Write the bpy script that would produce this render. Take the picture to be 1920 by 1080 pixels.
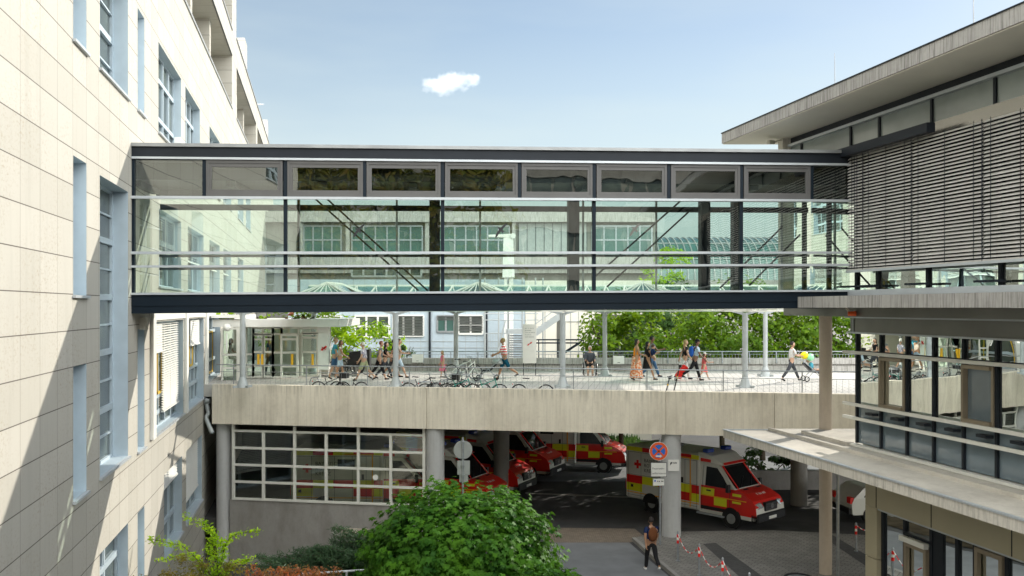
import bpy, math, random
import numpy as np
from mathutils import Vector, Matrix
for o in list(bpy.data.objects): bpy.data.objects.remove(o, do_unlink=True)
S = bpy.context.scene
COL = S.collection
rnd = random.Random(7)
# ------------------------------------------------------------------ camera, sky, sun
FPX = 1750.0; HOR = 577.0; CAMZ = 8.66
cd = bpy.data.cameras.new('camera'); cam = bpy.data.objects.new('camera', cd); COL.objects.link(cam)
cam.location = (0, 0, CAMZ); cam.rotation_euler = (math.radians(90), 0, 0)
cd.sensor_width = 36; cd.lens = FPX/1920*36; cd.shift_y = (HOR-540)/1920; cd.clip_start = .1; cd.clip_end = 6000
S.camera = cam
SUN = Vector((1.06, 1.14, .783)).normalized()
w = bpy.data.worlds.new('World'); S.world = w; w.use_nodes = True
nt = w.node_tree; nt.nodes.clear()
sky = nt.nodes.new('ShaderNodeTexSky'); sky.sky_type = 'NISHITA'; sky.sun_disc = False
sky.sun_elevation = math.asin(SUN.z); sky.sun_rotation = math.atan2(SUN.x, SUN.y)
sky.altitude = 0; sky.air_density = 1.0; sky.dust_density = .3; sky.ozone_density = 1.7
bg = nt.nodes.new('ShaderNodeBackground'); bg.inputs[1].default_value = .068
ow = nt.nodes.new('ShaderNodeOutputWorld')
# thin high veil over the blue, and an unseen bright cloud bank added behind the camera as fill light
def wn(ty, **kw):
    q = nt.nodes.new(ty)
    for k, v in kw.items(): setattr(q, k, v)
    return q
tc = wn('ShaderNodeTexCoord'); sp = wn('ShaderNodeSeparateXYZ'); nt.links.new(tc.outputs['Generated'], sp.inputs[0])
veil = wn('ShaderNodeMix', data_type='RGBA'); vz = wn('ShaderNodeMapRange', interpolation_type='SMOOTHSTEP'); vz.inputs[1].default_value = .42; vz.inputs[2].default_value = .02; vz.inputs[3].default_value = .07; vz.inputs[4].default_value = .80; nt.links.new(sp.outputs[2], vz.inputs[0])
wm = wn('ShaderNodeMapping'); wm.inputs['Scale'].default_value = (1.2, 1.2, 5.5); wm.inputs['Rotation'].default_value = (.25, .1, 0); nt.links.new(tc.outputs['Generated'], wm.inputs[0])
wsp = wn('ShaderNodeTexNoise'); wsp.inputs['Scale'].default_value = 1.6; wsp.inputs['Detail'].default_value = 5; nt.links.new(wm.outputs[0], wsp.inputs[0])
wr = wn('ShaderNodeMapRange'); wr.inputs[1].default_value = .42; wr.inputs[2].default_value = .75; wr.inputs[3].default_value = 0; wr.inputs[4].default_value = .32; nt.links.new(wsp.outputs[0], wr.inputs[0])
va = wn('ShaderNodeMath', operation='ADD', use_clamp=True); nt.links.new(vz.outputs[0], va.inputs[0]); nt.links.new(wr.outputs[0], va.inputs[1]); nt.links.new(va.outputs[0], veil.inputs[0]); veil.inputs[7].default_value = (6.6, 7.5, 7.4, 1); nt.links.new(sky.outputs[0], veil.inputs[6])
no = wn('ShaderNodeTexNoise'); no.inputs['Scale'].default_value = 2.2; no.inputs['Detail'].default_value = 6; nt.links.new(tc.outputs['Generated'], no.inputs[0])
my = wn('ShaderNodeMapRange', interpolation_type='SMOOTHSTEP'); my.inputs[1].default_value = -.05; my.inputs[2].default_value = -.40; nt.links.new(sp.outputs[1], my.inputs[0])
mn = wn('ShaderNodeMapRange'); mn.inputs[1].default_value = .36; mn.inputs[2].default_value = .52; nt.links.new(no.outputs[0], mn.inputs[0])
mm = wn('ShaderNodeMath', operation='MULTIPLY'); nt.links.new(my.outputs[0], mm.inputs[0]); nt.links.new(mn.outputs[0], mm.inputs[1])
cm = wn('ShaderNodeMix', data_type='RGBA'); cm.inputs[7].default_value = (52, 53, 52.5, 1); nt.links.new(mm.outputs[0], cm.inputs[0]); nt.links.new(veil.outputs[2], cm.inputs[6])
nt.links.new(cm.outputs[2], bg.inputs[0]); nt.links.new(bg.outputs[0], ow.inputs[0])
sl = bpy.data.lights.new('sun', 'SUN'); sl.energy = 2.9; sl.angle = math.radians(.5); sl.color = (1, .94, .83)
so = bpy.data.objects.new('sun', sl); COL.objects.link(so)
so.rotation_euler = SUN.to_track_quat('Z', 'Y').to_euler()
S.view_settings.view_transform = 'Standard'; S.view_settings.look = 'None'
S.view_settings.exposure = .84; S.view_settings.gamma = 1
S.cycles.max_bounces = 8; S.cycles.volume_bounces = 10; S.cycles.transparent_max_bounces = 16

# ------------------------------------------------------------------ placement helpers
def P(px, py, d): return Vector(((px-960)/FPX*d, d, CAMZ-(py-HOR)/FPX*d))
def GP(px, py, z=0.0):
    d = (CAMZ-z)*FPX/(py-HOR); return Vector(((px-960)/FPX*d, d, z))
VP = 600.0; KX = (VP-960)/FPX
def F(L, s, z): return Vector((L+KX*s, s, z))          # facade frame: L lateral, s depth, z height
def sx(px, L): return FPX*L/(px-VP)                     # pixel column -> depth on facade L
def zy(py, s): return CAMZ-(py-HOR)/FPX*s
def ID(x, y, z): return Vector((x, y, z))

# ------------------------------------------------------------------ materials
MATS = {}
class NB:
    def __init__(s, name):
        s.m = bpy.data.materials.new(name); s.m.use_nodes = True
        s.t = s.m.node_tree; s.t.nodes.clear(); s.L = s.t.links
        s.out = s.n('ShaderNodeOutputMaterial')
    def n(s, ty, **kw):
        q = s.t.nodes.new(ty)
        for k, v in kw.items(): setattr(q, k, v)
        return q
    def put(s, sock, v):
        if v is None: return
        if hasattr(v, 'is_output'): s.L.new(v, sock)
        elif isinstance(v, (tuple, list)) and len(v) == 3 and sock.type == 'RGBA': sock.default_value = (*v, 1)
        else: sock.default_value = v
    def math(s, op, a, b=None, c=None, clamp=False):
        q = s.n('ShaderNodeMath', operation=op, use_clamp=clamp); s.put(q.inputs[0], a); s.put(q.inputs[1], b)
        if c is not None: s.put(q.inputs[2], c)
        return q.outputs[0]
    def mix(s, f, a, b):
        q = s.n('ShaderNodeMix', data_type='RGBA'); s.put(q.inputs[0], f); s.put(q.inputs[6], a); s.put(q.inputs[7], b); return q.outputs[2]
    def pos(s): 
        return s.n('ShaderNodeNewGeometry').outputs['Position']
    def obj(s): return s.n('ShaderNodeTexCoord').outputs['Object']
    def sep(s, v):
        q = s.n('ShaderNodeSeparateXYZ'); s.put(q.inputs[0], v); return q.outputs
    def mapv(s, v, sc):
        q = s.n('ShaderNodeMapping'); s.put(q.inputs[0], v); q.inputs['Scale'].default_value = sc; return q.outputs[0]
    def noise(s, v, scale, det=3, rough=.55):
        q = s.n('ShaderNodeTexNoise'); s.put(q.inputs['Vector'], v); q.inputs['Scale'].default_value = scale
        q.inputs['Detail'].default_value = det; q.inputs['Roughness'].default_value = rough; return q.outputs[0]
    def ramp(s, f, a, b):
        q = s.n('ShaderNodeMapRange'); s.put(q.inputs[0], f); q.inputs[1].default_value = a; q.inputs[2].default_value = b; return q.outputs[0]
    def bump(s, h, st=.3, dist=.02):
        q = s.n('ShaderNodeBump'); s.put(q.inputs['Height'], h); q.inputs['Strength'].default_value = st; q.inputs['Distance'].default_value = dist; return q.outputs[0]
    def bsdf(s, col, rough=.6, metal=0, spec=.5, nrm=None, **kw):
        q = s.n('ShaderNodeBsdfPrincipled'); s.put(q.inputs['Base Color'], col); s.put(q.inputs['Roughness'], rough)
        s.put(q.inputs['Metallic'], metal); s.put(q.inputs['Specular IOR Level'], spec)
        if nrm is not None: s.put(q.inputs['Normal'], nrm)
        for k, v in kw.items(): s.put(q.inputs[k.replace('_', ' ')], v)
        return q.outputs[0]
    def fin(s, sh): s.L.new(sh, s.out.inputs[0]); return s.m

def pm(name, c, rough=.6, metal=0, var=.12, scale=3.0, spec=.5, bump=0, coat=0):
    if name in MATS: return MATS[name]
    b = NB(name); p = b.obj(); n = b.noise(p, scale, 4)
    c2 = tuple(max(0, x*(1-var*2)) for x in c)
    col = b.mix(b.ramp(n, .35, .75), c, c2)
    nr = b.bump(b.noise(p, scale*8, 3), bump, .01) if bump else None
    kw = {'Coat_Weight': coat} if coat else {}
    m = b.fin(b.bsdf(col, rough, metal, spec, nr, **kw)); MATS[name] = m; return m

def m_stone():
    b = NB('travertine'); p = b.pos(); x, y, z = b.sep(p)
    u = b.math('DIVIDE', b.math('SUBTRACT', y, 14.82-105), 1.05); v = b.math('DIVIDE', b.math('SUBTRACT', z, 8.92-70), .70)
    fu = b.math('FRACT', u); fv = b.math('FRACT', v)
    du = b.math('MINIMUM', fu, b.math('SUBTRACT', 1, fu)); dv = b.math('MINIMUM', fv, b.math('SUBTRACT', 1, fv))
    ju = b.math('LESS_THAN', du, .010); jv = b.math('LESS_THAN', dv, .0135)
    cell = b.n('ShaderNodeCombineXYZ'); b.put(cell.inputs[0], b.math('FLOOR', u)); b.put(cell.inputs[1], b.math('FLOOR', v))
    wn = b.n('ShaderNodeTexWhiteNoise'); b.L.new(cell.outputs[0], wn.inputs[0])
    base = b.mix(wn.outputs[0], (.51, .485, .43), (.45, .428, .375))
    pit = b.noise(b.mapv(p, (1, 5, 9)), 2.2, 8, .7)
    big = b.noise(p, .5, 4)
    pat = b.math('MULTIPLY', b.ramp(pit, .52, .66), b.ramp(big, .40, .60))
    base = b.mix(b.math('MULTIPLY', pat, .75), base, (.36, .30, .22))
    base = b.mix(b.math('MULTIPLY', b.ramp(b.noise(b.mapv(p, (3, 3, .25)), 1.2, 6, .65), .50, .78), .40), base, (.36, .34, .29))
    base = b.mix(b.math('MULTIPLY', ju, .62), base, (.20, .17, .13)); base = b.mix(b.math('MULTIPLY', jv, .93), base, (.10, .085, .07))
    return b.fin(b.bsdf(base, .7, 0, .25, b.bump(b.math('SUBTRACT', pit, b.math('MULTIPLY', jv, 2)), .25, .01)))
def m_streak(name, c1, c2, dark, sc=(5, 5, .35), amt=.6, plank=0, rough=.8):
    b = NB(name); p = b.pos(); n1 = b.noise(b.mapv(p, sc), 1.6, 6, .65); n2 = b.noise(p, .7, 4); n3 = b.noise(p, 9, 5, .7)
    base = b.mix(b.ramp(n2, .3, .7), c1, c2)
    base = b.mix(b.math('MULTIPLY', b.ramp(n1, .46, .72), amt), base, dark)
    base = b.mix(b.math('MULTIPLY', b.ramp(n3, .5, .8), .25), base, dark)
    if plank:
        x, y, z = b.sep(p); f = b.math('FRACT', b.math('MULTIPLY', b.math('ADD', x, 100), 1/plank))
        cell = b.n('ShaderNodeTexWhiteNoise', noise_dimensions='1D'); b.put(cell.inputs['W'], b.math('FLOOR', b.math('MULTIPLY', b.math('ADD', x, 100), 1/plank)))
        base = b.mix(b.math('MULTIPLY', cell.outputs[0], .09), base, dark)
        base = b.mix(b.math('MULTIPLY', b.ramp(b.noise(b.mapv(p, (1, 1, .6)), .55, 6, .7), .50, .72), .45), base, dark)
        zt_ = b.math('MULTIPLY', b.ramp(z, 5.0, 5.56), b.ramp(b.noise(b.mapv(p, (4, 4, .1)), 2.2, 4), .45, .65)); base = b.mix(b.math('MULTIPLY', zt_, .45), base, (.16, .14, .11))
        base = b.mix(b.math('MULTIPLY', b.math('LESS_THAN', f, .05), .22), base, dark)
    return b.fin(b.bsdf(base, rough, 0, .25, b.bump(n3, .25, .01)))
def m_glass(name, tint, refl, rough=.0, wave=.0, wsc=1.0, ttr=1.0):
    b = NB(name); p = b.pos()
    tr = b.n('ShaderNodeBsdfTransparent'); b.put(tr.inputs[0], tint)
    gl = b.n('ShaderNodeBsdfGlossy'); b.put(gl.inputs[0], (.95, 1, .97)); gl.inputs['Roughness'].default_value = rough
    if wave:
        nr = b.bump(b.noise(b.mapv(p, (1.3, 1.3, .8)), wsc, 1.5, .5), 1.0, wave); b.L.new(nr, gl.inputs['Normal'])
    fr = b.n('ShaderNodeFresnel'); fr.inputs[0].default_value = 1.5
    f = b.math('ADD', b.math('MULTIPLY', fr.outputs[0], 1.3), refl-.05, clamp=True)
    mx = b.n('ShaderNodeMixShader'); b.L.new(f, mx.inputs[0]); b.L.new(tr.outputs[0], mx.inputs[1]); b.L.new(gl.outputs[0], mx.inputs[2])
    return b.fin(mx.outputs[0])
def m_leaf(name, c1, c2, c3, trans=.35, sp=.35):
    b = NB(name); g = b.n('ShaderNodeNewGeometry'); r = g.outputs['Random Per Island']
    n = b.noise(g.outputs['Position'], 1.3, 3)
    col = b.mix(r, c1, c2); col = b.mix(b.ramp(n, .4, .7), col, c3)
    d = b.bsdf(col, .55, 0, sp); t = b.n('ShaderNodeBsdfTranslucent'); b.put(t.inputs[0], b.mix(.5, col, (c1[0]*1.6+.04, c1[1]*1.5+.05, c1[2])))
    mx = b.n('ShaderNodeMixShader'); mx.inputs[0].default_value = trans; b.L.new(d, mx.inputs[1]); b.L.new(t.outputs[0], mx.inputs[2])
    return b.fin(mx.outputs[0])
def m_stripes(name, c1, c2, period, duty, axis=2, rough=.8):
    b = NB(name); x = b.sep(b.obj())[axis]
    f = b.math('LESS_THAN', b.math('FRACT', b.math('DIVIDE', b.math('ADD', x, 50), period)), duty)
    return b.fin(b.bsdf(b.mix(f, c1, c2), rough, 0, .2))
def m_check(name, c1, c2, sc):
    b = NB(name); p = b.obj(); q = b.n('ShaderNodeTexVoronoi'); b.L.new(p, q.inputs[0]); q.inputs['Scale'].default_value = sc
    return b.fin(b.bsdf(b.mix(b.ramp(b.n('ShaderNodeTexNoise').outputs[0], .45, .55) if 0 else b.ramp(b.noise(p, sc, 2), .47, .53), c1, c2), .8, 0, .2))
def m_asphalt():
    b = NB('asphalt'); p = b.pos(); n = b.noise(p, 60, 3, .7); n2 = b.noise(p, .6, 5, .6)
    base = b.mix(b.ramp(n2, .3, .7), (.045, .045, .048), (.075, .072, .07)); base = b.mix(b.math('MULTIPLY', b.ramp(n, .45, .7), .4), base, (.12, .12, .12)); base = b.mix(b.math('MULTIPLY', b.ramp(b.noise(p, .25, 6, .7), .52, .6), .5), base, (.030, .029, .028))
    return b.fin(b.bsdf(base, .85, 0, .3, b.bump(n, .3, .01)))
def m_pavers(name, c1, c2, sc, jc=(.05, .045, .04), rot=0, wd=2, ht=1, ms=.012):
    b = NB(name); p = b.pos(); q = b.n('ShaderNodeTexBrick'); mp = b.n('ShaderNodeMapping'); b.L.new(p, mp.inputs[0]); mp.inputs['Rotation'].default_value = (0, 0, rot)
    b.L.new(mp.outputs[0], q.inputs[0]); b.put(q.inputs['Color1'], c1); b.put(q.inputs['Color2'], c2); b.put(q.inputs['Mortar'], jc)
    q.inputs['Scale'].default_value = sc; q.inputs['Mortar Size'].default_value = ms; q.inputs['Brick Width'].default_value = .5*wd/2; q.inputs['Row Height'].default_value = .25*ht
    n2 = b.noise(p, .8, 5); col = b.mix(b.math('MULTIPLY', b.ramp(n2, .4, .75), .4), q.outputs[0], tuple(x*.5 for x in c1))
    return b.fin(b.bsdf(col, .8, 0, .3, b.bump(b.noise(p, 30, 3), .2, .01)))

M = {}
M['stone'] = m_stone()
M['deckwall'] = m_streak('board_marked_concrete', (.84, .77, .64), (.77, .705, .58), (.40, .34, .26), (4, 4, .25), .32, .34)
M['fascia'] = m_streak('weathered_concrete', (.46, .44, .41), (.36, .345, .32), (.10, .095, .085), (14, 14, .6), .9)
M['fascialight'] = m_streak('canopy_concrete', (.66, .62, .54), (.58, .54, .47), (.20, .18, .15), (8, 8, .9), .6)
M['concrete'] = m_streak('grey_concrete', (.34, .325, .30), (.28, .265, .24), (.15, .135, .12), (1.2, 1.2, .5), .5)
M['shadedconcrete'] = m_streak('far_shaded_concrete', (.24, .235, .21), (.19, .185, .165), (.11, .105, .09), (1, 1, .3), .5)  # darker copy of grey_concrete, the far wall's shade put into the colour
M['pier'] = m_streak('pale_pier_concrete', (.50, .50, .49), (.44, .44, .43), (.28, .27, .26), (3, 3, .4), .35)
M['pinkcol'] = m_streak('pinkish_concrete', (.60, .51, .42), (.54, .46, .38), (.36, .30, .25), (3, 3, .6), .35)
M['canopytop'] = m_streak('canopy_roof_surface', (.62, .58, .50), (.52, .49, .43), (.25, .22, .19), (.6, .6, .6), .45)
M['dark'] = pm('dark_steel', (.014, .018, .024), .5, .0, .1, 2, .25)
M['darkblue'] = pm('blue_black_steel', (.007, .014, .022), .5, .0, .1, 1, .2)
M['alu'] = pm('pale_aluminium', (.52, .55, .57), .4, .3, .05, 2)
M['zinc'] = pm('roof_flashing', (.34, .35, .35), .5, .4, .15, 1.5)
M['bronze'] = pm('bronze_frame', (.115, .112, .108), .5, .1, .06, 2, .3)
M['bronze2'] = pm('brown_door_frame', (.28, .23, .16), .45, .2, .06, 2)
M['tan'] = pm('tan_metal_panel', (.46, .41, .28), .4, .1, .05, .6)
M['metalband'] = pm('stainless_band', (.34, .33, .30), .22, .8, .12, .35)
M['darkmetal'] = pm('dark_metal_band', (.20, .195, .175), .32, .6, .2, .4)
M['slat'] = pm('blind_slat', (.54, .52, .48), .5, .0, .10, .7)
M['whiteframe'] = pm('white_frame_paint', (.74, .73, .66), .45, 0, .05, 3)
M['bluewhite'] = pm('blue_white_paint', (.44, .52, .57), .5, 0, .05, 3)
M['whitepaint'] = pm('white_paint', (.80, .79, .74), .5, 0, .04, 3)
M['yellow'] = pm('yellow_paint', (.78, .50, .04), .45, 0, .05, 3)
M['yellowbright'] = pm('handle_yellow', (.90, .50, .02), .45, 0, .03, 3)
M['soffit'] = pm('soffit_plaster', (.74, .70, .60), .8, 0, .06, .5)
M['grey'] = pm('grey_steel_paint', (.42, .45, .45), .5, .1, .1, 2)
M['galv'] = pm('galvanised_steel', (.38, .40, .42), .4, .6, .15, 8)
M['interior'] = pm('interior_wall', (.74, .72, .62), .8, 0, .05, .5)
M['intdark'] = pm('interior_dark', (.05, .05, .045), .7, 0, .1, 1)
M['black'] = pm('black_plastic', (.012, .012, .013), .5, 0, .05, 3)
M['rubber'] = pm('tyre_rubber', (.016, .016, .016), .8, 0, .1, 5)
M['chrome'] = pm('bright_metal', (.6, .6, .6), .25, .9, .05, 3)
M['soil'] = pm('soil', (.07, .055, .035), .95, 0, .3, 2, .1, .4)
M['bark'] = pm('bark', (.09, .07, .05), .9, 0, .3, 6, .1, .6)
M['asphalt'] = m_asphalt()
M['driveway'] = pm('grey_driveway', (.21, .215, .22), .8, 0, .12, 1.2, .3, .3)
M['pavers'] = m_pavers('paving_slabs', (.27, .255, .23), (.21, .20, .18), 1.6, rot=.62)
M['darkpavers'] = m_pavers('dark_pavers', (.10, .097, .095), (.075, .073, .07), 4, rot=.62)
M['setts'] = m_pavers('setts', (.26, .21, .16), (.19, .155, .12), 3.0, rot=0)
M['plaza'] = m_pavers('plaza_slabs', (.60, .575, .53), (.51, .49, .455), .9, (.26, .24, .22), rot=.15, ms=.02)
M['grass'] = pm('grass_blades_ground', (.12, .20, .035), .9, 0, .35, 2, .1, .6)
M['glassbridge'] = m_glass('bridge_glass', (.80, .89, .84), .22, 0, .004, 1.1)
M['glassback'] = m_glass('bridge_rear_glass', (.84, .93, .89), .06)
M['glassoffice'] = m_glass('office_glass', (.52, .62, .56), .20, 0, .004, .9)
M['glasspanel'] = pm('spandrel_glass', (.17, .22, .25), .08, 0, .2, .5, 1.0)
M['glassgarage'] = m_glass('garage_glass', (.84, .88, .76), .13)
M['glassclear'] = m_glass('pavilion_glass', (.66, .82, .74), .10)
M['glassgreen'] = m_glass('green_roof_glass', (.42, .66, .56), .22)
M['greypanelglass'] = pm('grey_green_panel_glass', (.30, .34, .32), .12, 0, .2, .4, .8)
def m_pane():
    b = NB('dark_window_pane'); p = b.pos(); n = b.noise(p, .9, 2)
    return b.fin(b.bsdf(b.mix(b.ramp(n, .4, .6), (.035, .05, .05), (.10, .12, .10)), .03, 0, 1.0, b.bump(n, .4, .02)))
M['pane'] = m_pane()
M['greenpane'] = pm('green_tinted_window', (.06, .14, .12), .15, 0, .25, .25, .9)
M['redpaint'] = pm('red_paint', (.76, .018, .010), .3, 0, .04, 2, .5, 0, .6)
M['redmark'] = pm('red_marking', (.78, .015, .010), .45, 0, .03, 2)
M['yelmark'] = pm('signal_yellow', (.82, .80, .02), .4, 0, .03, 2)
M['orgmark'] = pm('amber_trim', (.95, .42, .01), .4, 0, .03, 2)
M['ambwhite'] = pm('ambulance_white', (.70, .69, .62), .35, 0, .04, 1)
M['carglass'] = pm('car_glass', (.012, .014, .016), .08, 0, .1, 1, .35)
M['bluelight'] = pm('blue_lens', (.01, .05, .35), .15, 0, .1, 5, .7)
M['lamp'] = pm('headlamp_lens', (.55, .60, .62), .12, .2, .2, 9, .9)
M['text'] = pm('dark_lettering', (.02, .02, .022), .6, 0, 0, 3)
M['signblue'] = pm('sign_blue', (.02, .16, .62), .45, 0, .03, 3)
M['signred'] = pm('sign_orange_red', (.85, .12, .02), .45, 0, .03, 3)
M['plate'] = pm('sign_back_grey', (.34, .35, .34), .5, .3, .08, 4)
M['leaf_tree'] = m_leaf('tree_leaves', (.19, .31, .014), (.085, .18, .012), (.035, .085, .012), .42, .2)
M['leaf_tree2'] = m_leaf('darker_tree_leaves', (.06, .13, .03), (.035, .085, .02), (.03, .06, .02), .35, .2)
M['leaf_bush'] = m_leaf('maple_leaves', (.06, .17, .018), (.016, .065, .010), (.08, .20, .014), .3, .10)
M['leaf_lime'] = m_leaf('lime_leaves', (.34, .50, .015), (.22, .40, .015), (.15, .30, .015), .5, .15)
M['leaf_jun'] = m_leaf('juniper_needles', (.035, .085, .03), (.02, .055, .02), (.03, .07, .025), .2)
M['leaf_red'] = m_leaf('russet_leaves', (.42, .10, .03), (.22, .07, .03), (.14, .13, .03), .4)
M['leaf_olive'] = m_leaf('bronze_green_leaves', (.17, .16, .02), (.22, .13, .03), (.08, .13, .02), .4, .15)

# ------------------------------------------------------------------ mesh builder
ORG = {}
class MB:
    def __init__(s): s.v = []; s.f = []; s.m = []; s.sm = []
    def face(s, pts, mi=0, sm=False):
        i = len(s.v); s.v += [Vector(p) for p in pts]; s.f.append(list(range(i, i+len(pts)))); s.m.append(mi); s.sm.append(sm)
    def raw(s, vs, fs, mi=0, sm=True):
        i = len(s.v); s.v += [Vector(p) for p in vs]
        for f in fs: s.f.append([i+k for k in f]); s.m.append(mi); s.sm.append(sm)
    def box(s, fr, a0, a1, b0, b1, c0, c1, mi=0):
        q = [fr(a, b, c) for c in (c0, c1) for b in (b0, b1) for a in (a0, a1)]
        s.raw(q, [(0, 2, 3, 1), (4, 5, 7, 6), (0, 1, 5, 4), (2, 6, 7, 3), (0, 4, 6, 2), (1, 3, 7, 5)], mi, False); return s
    def bx(s, cx, cy, cz, dx, dy, dz, mi=0, rot=None):
        fr = (lambda a, b, c: Vector((cx, cy, cz))+(rot @ Vector((a, b, c)) if rot else Vector((a, b, c))))
        return s.box(fr, -dx/2, dx/2, -dy/2, dy/2, -dz/2, dz/2, mi)
    def bar(s, p0, p1, w, h, mi=0):
        p0 = Vector(p0); p1 = Vector(p1); d = (p1-p0); L = d.length
        if L < 1e-6: return s
        d.normalize(); up = Vector((0, 0, 1)) if abs(d.z) < .95 else Vector((1, 0, 0)); a = d.cross(up).normalized(); b = a.cross(d).normalized()
        fr = lambda t, u, v: p0+d*t+a*u+b*v
        return s.box(fr, 0, L, -w/2, w/2, -h/2, h/2, mi)
    def tube(s, p0, p1, r0, r1=None, n=10, mi=0, cap=True):
        r1 = r0 if r1 is None else r1; p0 = Vector(p0); p1 = Vector(p1); d = (p1-p0)
        if d.length < 1e-7: return s
        d.normalize(); up = Vector((0, 0, 1)) if abs(d.z) < .9 else Vector((1, 0, 0)); a = d.cross(up).normalized(); b = d.cross(a).normalized()
        vs = []
        for p, r in ((p0, r0), (p1, r1)):
            for k in range(n):
                t = 2*math.pi*k/n; vs.append(p+a*math.cos(t)*r+b*math.sin(t)*r)
        fs = [(k, (k+1) % n, n+(k+1) % n, n+k) for k in range(n)]
        s.raw(vs, fs, mi, True)
        if cap: s.face(vs[:n][::-1], mi); s.face(vs[n:], mi)
        return s
    def path(s, pts, r, n=6, mi=0):
        rr = r if isinstance(r, (list, tuple)) else [r]*len(pts)
        for i in range(len(pts)-1): s.tube(pts[i], pts[i+1], rr[i], rr[i+1], n, mi, False)
        return s
    def ring(s, c, r, rt, ax=(0, 1, 0), n=28, m=6, mi=0, a0=0, a1=2*math.pi):
        c = Vector(c); ax = Vector(ax).normalized(); u = ax.orthogonal().normalized(); v = ax.cross(u)
        full = abs(a1-a0-2*math.pi) < 1e-6; N = n if full else n+1; vs = []
        for i in range(N):
            t = a0+(a1-a0)*i/n; e = u*math.cos(t)+v*math.sin(t)
            for j in range(m):
                q = 2*math.pi*j/m; vs.append(c+e*(r+rt*math.cos(q))+ax*rt*math.sin(q))
        fs = []
        for i in range(n):
            i2 = (i+1) % N
            for j in range(m): fs.append((i*m+j, i2*m+j, i2*m+(j+1) % m, i*m+(j+1) % m))
        s.raw(vs, fs, mi, True); return s
    def ell(s, c, r, n=12, m=8, mi=0, rot=None, fn=None):
        c = Vector(c); vs = []; 
        for i in range(m+1):
            ph = math.pi*i/m
            for j in range(n):
                th = 2*math.pi*j/n; p = Vector((r[0]*math.sin(ph)*math.cos(th), r[1]*math.sin(ph)*math.sin(th), r[2]*math.cos(ph)))
                if fn: p = fn(p)
                if rot: p = rot @ p
                vs.append(c+p)
        fs = [(i*n+j, (i+1)*n+j, (i+1)*n+(j+1) % n, i*n+(j+1) % n) for i in range(m) for j in range(n)]
        s.raw(vs, fs, mi, True); return s
    def prism(s, pts, off, mi=0, mi_side=None):
        pts = [Vector(p) for p in pts]; off = Vector(off); q = [p+off for p in pts]; n = len(pts); k = mi if mi_side is None else mi_side
        s.face(pts, mi); s.face(q[::-1], k)
        for i in range(n): s.face([pts[i], q[i], q[(i+1) % n], pts[(i+1) % n]], k)
        return s
    def loft(s, rings, mi=0, cap=True, sm=True):
        n = len(rings[0]); vs = [p for r in rings for p in r]
        fs = [(i*n+j, i*n+(j+1) % n, (i+1)*n+(j+1) % n, (i+1)*n+j) for i in range(len(rings)-1) for j in range(n)]
        s.raw(vs, fs, mi, sm)
        if cap: s.face(list(rings[0])[::-1], mi); s.face(rings[-1], mi)
        return s
    def build(s, name, mats, parent=None, local=False, org=None, bevel=0):
        if not isinstance(mats, (list, tuple)): mats = [mats]
        mats = [M[m] if isinstance(m, str) else m for m in mats]
        if parent is not None: base = Vector((0, 0, 0)) if local else ORG[parent.name]
        else: base = Vector(org) if org is not None else Vector((0, 0, 0))
        me = bpy.data.meshes.new(name); me.from_pydata([tuple(v-base) for v in s.v], [], s.f)
        for m in mats: me.materials.append(m)
        me.polygons.foreach_set('material_index', s.m); me.polygons.foreach_set('use_smooth', s.sm); me.update()
        o = bpy.data.objects.new(name, me); COL.objects.link(o)
        if parent is not None: o.parent = parent; ORG[o.name] = base
        else: o.location = base; ORG[o.name] = base
        if bevel:
            md = o.modifiers.new('b', 'BEVEL'); md.width = bevel; md.segments = 1; md.limit_method = 'ANGLE'; md.harden_normals = False
        return o
def tag(o, label=None, cat=None, group=None, kind=None):
    if label: o['label'] = label
    if cat: o['category'] = cat
    if group: o['group'] = group
    if kind: o['kind'] = kind
    return o
def thing(name, label, cat, loc=(0, 0, 0), rz=0, group=None):
    o = bpy.data.objects.new(name, None); COL.objects.link(o); o.location = loc; o.rotation_euler = (0, 0, rz); o.empty_display_size = .2
    ORG[o.name] = Vector(loc); return tag(o, label, cat, group)
def kids(o): return [c for c in bpy.data.objects if c.parent == o]
def dup(root, loc, rz, label, group=None, scale=None):
    r = root.copy(); COL.objects.link(r); r.location = loc; r.rotation_euler = (0, 0, rz); r['label'] = label
    if group: r['group'] = group
    if scale: r.scale = (scale,)*3
    def rec(a, b):
        for ch in kids(a):
            if ch.name == b.name: continue
            c = ch.copy(); COL.objects.link(c); c.parent = b; rec(ch, c)
    rec(root, r); return r
def textmesh(mb, txt, size, fr, mi=0, align='LEFT', extr=.0):
    """fr(u, v) -> world; text laid on u right, v up"""
    c = bpy.data.curves.new('t', 'FONT'); c.body = txt; c.size = size; c.align_x = align; c.resolution_u = 2
    o = bpy.data.objects.new('t', c); COL.objects.link(o)
    me = bpy.data.meshes.new_from_object(o.evaluated_get(bpy.context.evaluated_depsgraph_get()))
    mb.raw([fr(v.co.x, v.co.y) for v in me.vertices], [list(p.vertices) for p in me.polygons], mi, False)
    bpy.data.objects.remove(o); bpy.data.curves.remove(c); bpy.data.meshes.remove(me)

def wordmarks(mb, w, h, fr, mi=0, seed=1):
    """a line of lettering too small to read: uneven little strokes as the photograph shows it"""
    g = random.Random(seed); u = 0
    while u < w:
        k = g.uniform(.35, .8)*h
        if g.random() < .85: mb.face([fr(u, 0), fr(u+k*.75, 0), fr(u+k*.75, h*g.uniform(.55, 1)), fr(u, h*g.uniform(.55, 1))], mi)
        u += k*1.05
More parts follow.
